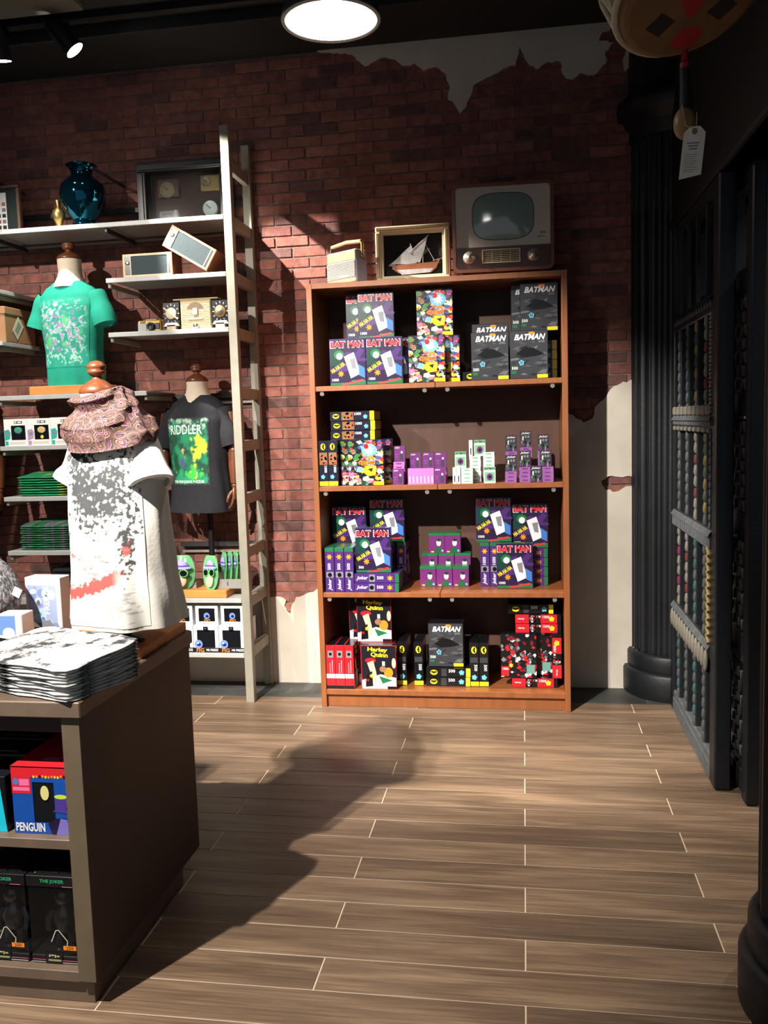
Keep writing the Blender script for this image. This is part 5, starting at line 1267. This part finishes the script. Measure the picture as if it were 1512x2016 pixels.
def tray(label, loc, w_, d_, h_, rz):
    t = thing('display_tray', label, 'tray', loc, rz, 'grey trays for the glasses'); b = MB()
    b.box(-w_/2, w_/2, -d_/2, d_/2, 0, .003, M_tray)
    for x0, x1, y0, y1 in ((-w_/2, w_/2, -d_/2, -d_/2+.003), (-w_/2, w_/2, d_/2-.003, d_/2), (-w_/2, -w_/2+.003, -d_/2, d_/2), (w_/2-.003, w_/2, -d_/2, d_/2)): b.box(x0, x1, y0, y1, .003, h_, M_tray, .0008)
    b.obj('tray_body', t)
    b = MB(); b.box(w_*.08, w_*.1, -d_/2-.0008, -d_/2+.001, h_*.3, h_*.75, BLACK); b.obj('slot', t)
tray('grey tray under the left novelty glasses', (-1.868, 4.615, zt), .15, .11, .035, 0)
glasses_pack('lavender hat and green glasses pack, the widest, facing front at the left', (-1.868, 4.518, zt+.0005), 0, 'novelty glasses packs')
tray('grey tray holding the row of novelty glasses at the upright', (-1.632, 4.628, zt), .19, .16, .052, radians(4))
for k, nm in enumerate(('front pack of the row of novelty glasses', 'second pack of the row of novelty glasses', 'third pack of the row of novelty glasses', 'fourth pack of the row of novelty glasses', 'rearmost pack of the row of novelty glasses, beside the upright')):
    glasses_pack(nm, ((-1.702, 4.514, zt+.0005) if k == 0 else (-1.694+k*.026, 4.584+k*.019, zt+.0065)), radians(-10 if k == 0 else -48), 'novelty glasses packs', .62 if k == 0 else .56, radians(-5))

# ---- goods inside the counter
def hero_box(label, y):
    t = thing('toy_box', label, 'box', (-1.250, y, .4550), 0, 'red topped blue window boxes')
    w_, h_, d_ = .168, .182, .125
    rd = flat(S(206, 36, 48), .3); bl = flat(S(24, 76, 160), .3)
    b = MB(); b.box(-w_/2, w_/2, .003, d_, 0, h_, flat(S(22, 22, 30), .3), .001)
    fx0, fx1, fz0, fz1 = -.026, .034, .030, .140
    for x0, x1, z0, z1 in ((-w_/2, w_/2, 0, fz0), (-w_/2, w_/2, fz1, h_-.002), (-w_/2, fx0, fz0, fz1), (fx1, w_/2, fz0, fz1)): b.box(x0, x1, 0, .004, z0, z1, bl)
    b.obj('carton', t)
    b = MB(); b.box(-w_/2-.0005, w_/2+.0005, -.0006, d_, h_-.003, h_+.0005, rd); b.box(-w_/2, w_/2, -.0006, .001, h_-.028, h_, rd); b.box(-w_/2, -.030, -.0008, .001, h_-.074, h_-.02, rd); b.obj('red_top', t)
    b = MB(); b.box(fx0, fx1, .002, .0045, fz0, fz1, M_win); b.obj('window', t)
    b = MB(); p = Print(); p.rect(-.062, h_-.052, -.034, h_-.034, pink).rect(-.080, h_-.066, -.034, h_-.056, pink).disc(-.072, h_-.042, .008, .009, blue, 14)
    rr = random.Random(3)
    for i in range(12): p.disc(-.02+i*.0085, h_-.026+rr.uniform(-.002, .002), .003, .004, rr.choice([blk, yelb, lite, orgb]), 7, keep=i > 0)
    vi = flat(S(70, 56, 140), .3); dkv = flat(S(34, 26, 60), .3)
    p.disc(.008, .112, .012, .020, flat(S(214, 204, 130), .4), 14)
    p.poly([(.022, 0), (.012, .030), (.036, .044), (.062, .046), (.084, .036), (.084, 0)], dkv).poly([(.034, .0), (.048, .044), (.066, .042), (.074, 0)], flat(S(120, 110, 190), .3))     # plain shapes in the colours of the artwork
    p.poly([(.028, .062), (.078, .056), (.080, .066), (.066, .068), (.070, .100), (.034, .106), (.036, .070)], vi).disc(.052, .103, .018, .006, flat(S(190, 214, 60), .3), 14)
    p.text('PENGUIN', -.038, .018, .024, lite, w=.082, bold=.03)
    p.to(b, lambda u, v, d: (u, -.0010-d, v)); b.obj('front_print', t)
    b = MB(); p = Print(); p.rect(-.02, .04, .03, .062, pink); p.to(b, lambda u, v, d: (u, v, h_+.0007+d)); b.obj('top_print', t)
hero_box('frontmost red topped blue toy box with a black window on the counter shelf', 2.030)
hero_box('second red topped toy box, behind the front one on the counter shelf', 2.160)
hero_box('rearmost red topped toy box on the counter shelf', 2.290)
def cyan_box(label, x, y):
    t = thing('toy_box', label, 'box', (x, y, .4550), 0, 'black and cyan toy boxes')
    b = MB(); b.box(-.10, .10, .003, .10, 0, .150, flat(S(24, 24, 30), .3), .001); b.obj('carton', t)
    b = MB(); p = Print(); cyn = flat(S(30, 190, 214), .3); p.rect(-.098, 0, .098, .148, blk).poly([(-.098, 0), (.098, 0), (.084, .132), (.076, .132), (.070, .03), (-.098, .03)], cyn).rect(-.09, .006, .07, .020, flat(S(210, 80, 130), .3)).rect(-.09, .036, .060, .125, flat(S(66, 96, 130), .2)).rect(-.09, .036, .058, .068, lite).rect(.061, .03, .068, .12, midg).disc(.050, .106, .014, .014, pink, 18).rect(.07, .137, .085, .143, pink)
    p.to(b, lambda u, v, d: (u, .0022-d, v)); b.obj('front_print', t)
    b = MB(); p = Print(); p.rect(-.09, .012, .07, .03, midg).rect(-.09, .05, .03, .054, lite); p.to(b, lambda u, v, d: (u, v, .1505+d)); b.obj('top_print', t)
for k, nm in enumerate(('front', 'second', 'third')): cyan_box(nm+' black and cyan toy box left of the red topped boxes on the counter shelf', -1.455, 2.030+k*.125)
t = thing('toy_box', 'red box at the back left of the counter shelf', 'box', (-1.68, 2.35, .4550))
b = MB(); b.box(-.09, .09, 0, .2, 0, .22, flat(S(150, 30, 40), .35), .002); b.obj('carton', t)
M_blister = mat('clear_blister', (.02, .02, .02), .06, alpha=.14, spec=1.)
def vinyl_box(label, x, y, w_=.140):
    t = thing('vinyl_box', label, 'box', (x, y, .0960), 0, 'black vinyl figure boxes')
    h_, d_ = .244, .12; kk = flat(S(22, 22, 24), .3)
    b = MB(); b.box(-w_/2, w_/2, 0, d_, 0, .022, kk, .001); b.box(-w_/2+.002, w_/2-.002, d_-.006, d_, .022, h_-.030, kk); b.obj('tray', t)
    b = MB(); b.box(-w_/2-.002, w_/2+.002, -.002, d_+.002, h_-.030, h_, kk, .001); b.obj('top_cap', t)
    b = MB()
    for x0, x1, y0, y1 in ((-w_/2+.001, w_/2-.001, .001, .0016), (-w_/2+.001, -w_/2+.0016, .001, d_-.006), (w_/2-.0016, w_/2-.001, .001, d_-.006)): b.box(x0, x1, y0, y1, .022, h_-.030, M_blister)
    b.obj('clear_front', t)
    b = MB(); vv = mat('black_vinyl', S(22, 23, 26), .16, spec=.8, coat=.5)
    b.ball((0, .055, .160), .026, vv, 18, 12, (1, 1, 1.1)); b.tube([(0, .055, .14), (0, .055, .105), (0, .055, .065)], [.014, .032, .024], vv, 14)
    for s_ in (-1, 1): b.tube([(s_*.030, .055, .122), (s_*.044, .05, .095), (s_*.040, .042, .066)], [.012, .011, .009], vv, 10); b.tube([(s_*.013, .055, .07), (s_*.016, .053, .045), (s_*.017, .050, .024)], [.014, .012, .015], vv, 10)
    b.obj('vinyl_figure', t)
    b = MB(); p = Print(); p.text('THE JOKER', .002, h_-.015, .012, flat(S(40, 170, 110), .3), w=.068).rect(.030, h_-.028, .060, h_-.0265, pink).rect(-w_*.48, .010, w_*.48, .0115, pink).rect(-w_*.48, .004, w_*.48, .0055, lite)
    p.rect(-.030, .002, .018, .032, blk).rect(-.020, .019, -.016, .026, flat(S(180, 186, 130), .3)).rect(-.014, .022, -.006, .026, flat(S(180, 186, 130), .3)).rect(-.004, .018, .000, .026, flat(S(180, 186, 130), .3)).rect(.002, .020, .010, .024, flat(S(180, 186, 130), .3)).rect(-.022, .008, .014, .013, flat(S(150, 160, 110), .3))
    p.poly([(.022, .048), (.026, .058), (.040, .062), (.056, .058), (.060, .048), (.056, .036), (.026, .036)], blk).rect(.023, .041, .059, .053, orgb).text('250', .041, .047, .009, blk, w=.020)
    ring = [(-.010, .062), (.004, .094), (.012, .096), (.036, .066), (.034, .052)]
    for q0, q1 in zip(ring, ring[1:]):
        dx, dz = q1[0]-q0[0], q1[1]-q0[1]; l_ = math.hypot(dx, dz); nx, nz_ = -dz/l_*.0012, dx/l_*.0012
        p.poly([(q0[0]-nx, q0[1]-nz_), (q1[0]-nx, q1[1]-nz_), (q1[0]+nx, q1[1]+nz_), (q0[0]+nx, q0[1]+nz_)], flat(S(196, 200, 186), .4), keep=True)
    p.to(b, lambda u, v, d: (u, -.0024-d, v)); b.obj('front_print', t)
    b = MB(); p = Print(); p.text('JAPANESE VINYL', 0, .018, .010, lite, w=.110).rect(-.03, .034, .05, .037, flat(S(120, 50, 130), .3)); p.to(b, lambda u, v, d: (u, v, h_+.0004+d)); b.obj('top_print', t)
vinyl_box('clear fronted black figure box at the right end of the bottom counter shelf', -1.242, 2.030)
vinyl_box('clear fronted black figure box, second from the right on the bottom counter shelf', -1.390, 2.030)
vinyl_box('black vinyl figure box behind the right one on the bottom counter shelf', -1.242, 2.160)
vinyl_box('black vinyl figure box behind the second one on the bottom counter shelf', -1.390, 2.160)

# ================================================================= GATE LEAVES
M_gate = mat('gate_paint', S(24, 27, 32), .42, var=.25, scale=8, bump=.25, bscale=50)
M_worn = mat('worn_grey_paint', S(78, 82, 85), .6, var=.25, scale=30, bump=.4, bscale=80)
M_bone = mat('bone_paint', S(108, 105, 94), .6, var=.12, scale=40); M_gld = mat('dull_gold', S(116, 100, 58), .5, .2, var=.3, scale=40)
M_pinkb = mat('pink_bead', S(112, 34, 66), .5); M_tealb = mat('teal_bead', S(44, 74, 72), .5, var=.3, scale=20); M_redb = mat('red_bead', S(96, 44, 38), .5); M_greyb = mat('grey_bead', S(66, 68, 66), .6, var=.3, scale=30)
def bead_bar(kind, z0, z1):
    """one turned and painted bar, standing at the origin"""
    b = MB(); n = 10; h = z1-z0
    if kind == 'plain': b.box(-.009, .009, -.009, .009, z0, z1, M_gate, .002); return b
    b.box(-.002, .032, -.017, .017, z0, z1, M_gate, .003)
    k = max(4, int(h/.045)); s_ = h/k
    for i in range(k):
        a = z0+i*s_
        if kind == 'pink': m = M_pinkb if i % 3 == 2 else M_bone
        elif kind == 'white': m = M_redb if i % 3 == 2 else M_bone
        elif kind == 'teal': m = M_tealb if i % 2 else M_greyb
        elif kind == 'gold': m = M_gld if i % 2 else M_greyb
        else: m = M_greyb
        if kind in ('pink', 'white') and i % 3 == 2: b.lathe([(.008, a+.004), (.011, a+s_*.4), (.008, a+s_-.006)], m, n, c=(-.003, 0))
        else: b.lathe([(.006, a+.001), (.0115, a+s_*.3), (.010, a+s_*.7), (.007, a+s_-.001)], m, n, c=(-.003, 0))
    return b
gy0, gy1 = 3.52, 4.575; gx0, gx1 = .728, .792
def gate_leaf(label, gx, y0, y1, rail_z, deco=True):
    t = thing('iron_gate', label, 'gate', (gx, y0, 0)); L_ = y1-y0; th = .064
    for a, c_ in ((0, .095), (L_-.075, L_)):
        b = MB(); b.box(0, th, a, c_, .004, 2.385, M_gate, .006); b.obj('stile', t)
    b = MB(); b.box(.004, th-.004, .095, L_-.075, .004, .110, M_worn, .006); b.box(.0, .018, .095, L_-.075, .004, .075, M_worn, .004); b.obj('bottom_rail', t)
    b = MB(); b.box(.004, th-.004, .095, L_-.075, 2.33, 2.385, M_gate, .004); b.obj('top_rail', t)
    nb = 4; ys = [.150+(L_-.245)*(i+.5)/nb for i in range(nb)]
    kinds = [('plain',)*4, ('grey', 'teal', 'grey', 'teal'), ('gold', 'teal', 'grey', 'pink'), ('grey', 'grey', 'gold', 'white'), ('pink', 'grey', 'teal', 'white')]
    bars = [.110]+list(rail_z)+[2.33]
    for i, zr in enumerate(rail_z):
        b = MB(); m = M_worn if i < 3 else M_gate; b.box(.002, th-.002, .095, L_-.075, zr-.045, zr+.030, M_gate, .005)
        b.grid(lambda u, v: (.014-.028*v, .095+(L_-.17)*u, zr+.030-.030*v*v), 1, 4, m); b.obj('rail', t)
        if deco:
            b = MB(); n = 13; y_a, y_b = .10, L_-.08
            if i == 0:      # hanging leaf drops
                for k in range(n):
                    y = y_a+(y_b-y_a)*(k+.5)/n; b.ball((-.010, y, zr-.050), .030, M_bone, 8, 8, (.35, .75, 1.5))
            elif i == 1:    # upright reeding
                for k in range(n+3):
                    y = y_a+(y_b-y_a)*(k+.5)/(n+3); b.box(-.010, .004, y-.022, y+.018, zr-.052, zr+.010, M_worn, .006)
            elif i == 2:    # bone pegs above and below a woven band
                for k in range(9):
                    y = y_a+(y_b-y_a)*(k+.5)/9; b.box(-.012, .004, y-.026, y+.026, zr+.022, zr+.064, M_bone, .006); b.box(-.010, .004, y-.018, y+.018, zr-.048, zr-.028, M_bone, .004)
                for k in range(30):
                    y = y_a+(y_b-y_a)*(k+.5)/30; b.box(-.009+.003*(k % 2), .004, y-.012, y+.012, zr-.022, zr+.016, M_worn, .003)
            else:
                for k in range(16):
                    y = y_a+(y_b-y_a)*(k+.5)/16; b.box(-.006, .004, y-.008, y+.008, zr-.020, zr+.008, M_worn, .003)
            stuff(b.obj('carved_band', t))
    for i in range(5):
        lo, hi = bars[i]+(.028 if i else 0), bars[i+1]-(.044 if i < 4 else 0)
        for j_, y in enumerate(ys):
            kd = kinds[i][j_]; b = bead_bar('plain' if i == 4 else kinds[{0: 1, 1: 4, 2: 3, 3: 2}[i]][(j_+i) % 4] if deco else 'plain', lo, hi)
            o = b.obj('bar', t); o.location = (.012, y, 0)
        if deco and 0 < i < 4:
            b = MB(); n = 12; yy = .112
            for k in range(n):
                zc = lo+(hi-lo)*(k+.5)/n; s_ = (hi-lo)/n
                if i == 1: b.tube([(-.004, yy-.018, zc-s_*.45), (-.004, yy+.018, zc+s_*.45)], .011, M_gld, 8)
                elif i == 2: b.ball((-.002, yy, zc), s_*.5, M_worn, 8, 6, (.35, .5, 1.0))
                else: b.prism([(yy-.024, zc-s_*.42), (yy+.024, zc-s_*.40), (yy+.006, zc), (yy+.024, zc+s_*.40), (yy-.024, zc+s_*.42), (yy-.004, zc)], -.006, .006, M_bone, 'x')
            b.obj('carved_stile_band', t)
    return t
gate_leaf('open dark carved gate leaf of painted bars standing beside the half column', gx0, gy0, gy1, (.545, 1.005, 1.465, 1.930))
# second leaf folded behind the first
t = thing('iron_gate', 'second dark gate leaf folded behind the first, seen edge on', 'gate', (.815, 3.385, 0))
for a, c_ in ((0, .07), (.30, .37), (.98, 1.05)):
    b = MB(); b.box(0, .05, a, c_, .004, 2.385, M_gate, .005); b.obj('stile', t)
for zr in (.06, .60, 1.06, 1.52, 1.98, 2.36):
    b = MB(); b.box(.003, .047, .07, .98, zr-.04, zr+.05, M_gate, .004); b.obj('rail', t)
for k, zr in enumerate((.33, .83, 1.29, 1.75)):
    b = MB(); b.box(.012, .03, .07, .98, zr-.19, zr+.18, M_dark2)
    for r_ in range(7):
        for c2 in range(3):
            zc = zr-.15+r_*.05; y = .09+c2*.07+(r_ % 2)*.035
            b.prism([(y, zc+.02), (y+.030, zc+.02), (y+.015, zc-.02)], .002, .013, M_worn, 'x')
    b.obj('lattice_panel', t)

# ================================================================= DRUM HANGING AT THE TOP RIGHT
M_skin = mat('drum_hide', S(116, 84, 52), .75, var=.2, scale=9, bump=.2)
M_rope = mat('cream_rope', S(176, 164, 140), .85, var=.12, scale=60, bump=.4, bscale=120)
t = thing('hanging_drum', 'painted hide drum with rope lacing hanging at the top right', 'drum', (.470, 2.60, 2.600))
TL = Matrix.Rotation(radians(-22), 4, 'X') @ Matrix.Rotation(radians(-13), 4, 'Y')
b = MB(); b.X = TL; b.lathe([(.175, 0), (.192, .008), (.198, .03), (.206, .10), (.206, .20), (.198, .27), (.175, .29)], M_skin, 48); b.obj('drum_body', t)
b = MB(); p = Print(); rd = mat('red_paint', S(160, 30, 34), .7); bkp = mat('black_paint', S(30, 26, 24), .7)
p.disc(0, .105, .044, .038, rd, 20).disc(0, -.045, .040, .052, rd, 20).disc(0, .0, .020, .030, rd, 14)
for sx in (-1, 1): p.poly([(sx*.085-.042, .03), (sx*.085, .072), (sx*.085+.042, .03), (sx*.085, -.012)], bkp)
b.X = TL; p.to(b, lambda u, v, d: (u, v+.02, -.0006-d)); b.obj('painted_design', t)
b = MB(); b.X = TL
for k in range(12):
    a0, a1, a2 = 2*pi*k/12, 2*pi*(k+.5)/12, 2*pi*(k+1)/12
    b.tube([(.203*cos(a0), .203*sin(a0), .03), (.216*cos((a0+a1)/2), .216*sin((a0+a1)/2), .15), (.205*cos(a1), .205*sin(a1), .27)], .011, M_rope, 8)
    b.tube([(.205*cos(a1), .205*sin(a1), .27), (.216*cos((a1+a2)/2), .216*sin((a1+a2)/2), .15), (.203*cos(a2), .203*sin(a2), .03)], .011, M_rope, 8)
b.tube([(.206*cos(2*pi*i/40), .206*sin(2*pi*i/40), .035) for i in range(41)], .010, M_rope, 8, cap=False)
b.obj('rope_lacing', t)
b = MB(); b.tube([(0, .1, .27), (0, .12, .905)], .012, M_rope, 8); b.obj('hanging_rope', t)
hx, hy = .004, .165; hz = -.150
b = MB(); b.tube([(hx, hy, -.045), (hx, hy, -.09)], .010, rd, 10); b.ball((hx, hy, -.102), .014, rd, 12, 8); b.obj('red_bead', t)
b = MB(); b.tube([(hx, hy, -.112), (hx+.003, hy, -.16), (hx+.004, hy, -.226)], [.014, .016, .018], mat('dark_leather_grip', S(30, 26, 26), .7), 12); b.obj('handle', t)
b = MB(); b.ball((hx, hy, -.264), .034, mat('pale_turned_wood', S(140, 112, 66), .45, var=.15, scale=12), 20, 14, (.92, .92, 1.35)); b.obj('wooden_ball', t)
b = MB(); b.tube([(hx-.012, hy-.030, -.222), (hx-.004, hy-.048, -.285), (hx+.024, hy-.050, -.298), (hx+.030, hy-.026, -.244)], .0014, M_rope, 6); b.obj('string', t)
b = MB(); b.X = Matrix.Translation((hx+.022, hy-.050, -.285)) @ Matrix.Rotation(radians(6), 4, 'Y') @ Matrix.Rotation(radians(-18), 4, 'Z')
b.prism([(-.030, -.150), (.030, -.138), (.030, -.022), (.014, -.004), (-.014, -.004), (-.030, -.022)], 0, .0012, flat(S(222, 214, 198), .7))
p = Print(); p.disc(0, -.018, .008, .009, flat(S(120, 100, 84)), 14); 
for k in range(3): p.rect(-.018+.004*k, -.052-.008*k, .016-.002*k, -.048-.008*k, midg, keep=k > 0)
for k in range(9): p.rect(-.022, -.082-.006*k, .016-.004*(k % 3), -.0805-.006*k, midg, keep=True)
p.to(b, lambda u, v, d: (u, -.0003-d, v)); b.obj('paper_tag', t)

# ================================================================= CEILING FIXTURES
t = thing('pendant_lamp', 'round white glowing pendant lamp hanging near the back wall', 'lamp', (-.600, 2.95, 2.800))
b = MB(); b.lathe([(.159, 0), (.162, .006), (.156, .03), (.12, .11), (.07, .165), (.035, .18), (.03, .22)], mat('lamp_enamel', S(60, 60, 58), .4), 48, cap=False); b.obj('shade', t)
b = MB(); b.lathe([(.0, .004), (.150, .003)], mat('lamp_glow', (1, 1, 1), .5, emit=(1, .95, .88), estr=24.), 48, cap=False); b.obj('diffuser', t)
b = MB(); b.lathe([(.150, -.002), (.159, -.003), (.162, .002)], mat('lamp_rim', S(190, 186, 172), .4), 48, cap=False); b.obj('rim', t)
b = MB(); b.tube([(0, 0, .2), (0, 0, .694)], .006, BLACK, 8); b.obj('stem', t)
b = MB(); b.box(-3.38, .5, -.017, .017, 0, .035, BLACK, .002)
tr = thing('light_track', 'black ceiling track carrying the spotlights', 'light track', (0, 4.18, 3.464)); b.obj('rail', tr)
def spotlight(label, loc, target):
    t = thing('track_spotlight', label, 'spotlight', (loc[0], loc[1], loc[2]), 0, None)
    q = (Vector(target)-Vector(loc)).to_track_quat('-Z', 'Y').to_matrix().to_4x4()
    b = MB(); b.X = q; b.lathe([(.046, .005), (.047, .02), (.045, .13), (.038, .165), (.02, .17)], BLACK, 28, cap=False); b.obj('head', t)
    b = MB(); b.X = q; b.lathe([(.0, .012), (.040, .010), (.046, .004)], mat('spot_glow', (1, 1, 1), .5, emit=(1, .97, .92), estr=30.), 28, cap=False); b.obj('lens', t)
    hp = q @ Vector((0, 0, .10)); b = MB(); b.tube([tuple(hp), (hp.x, 4.18-loc[1], hp.z+.04), (hp.x, 4.18-loc[1], 3.464-loc[2])], .010, BLACK, 8); b.obj('yoke', t)
spotlight('black track spotlight lit at the upper left, aimed at the bookcase', (L2[0], L2[1], L2[2]+.006), (-1.04, 4.51, 1.95))
spotlight('black track spotlight cut by the left edge of the photo', (L3[0], L3[1], L3[2]+.006), (-2.52, 4.55, 1.7))
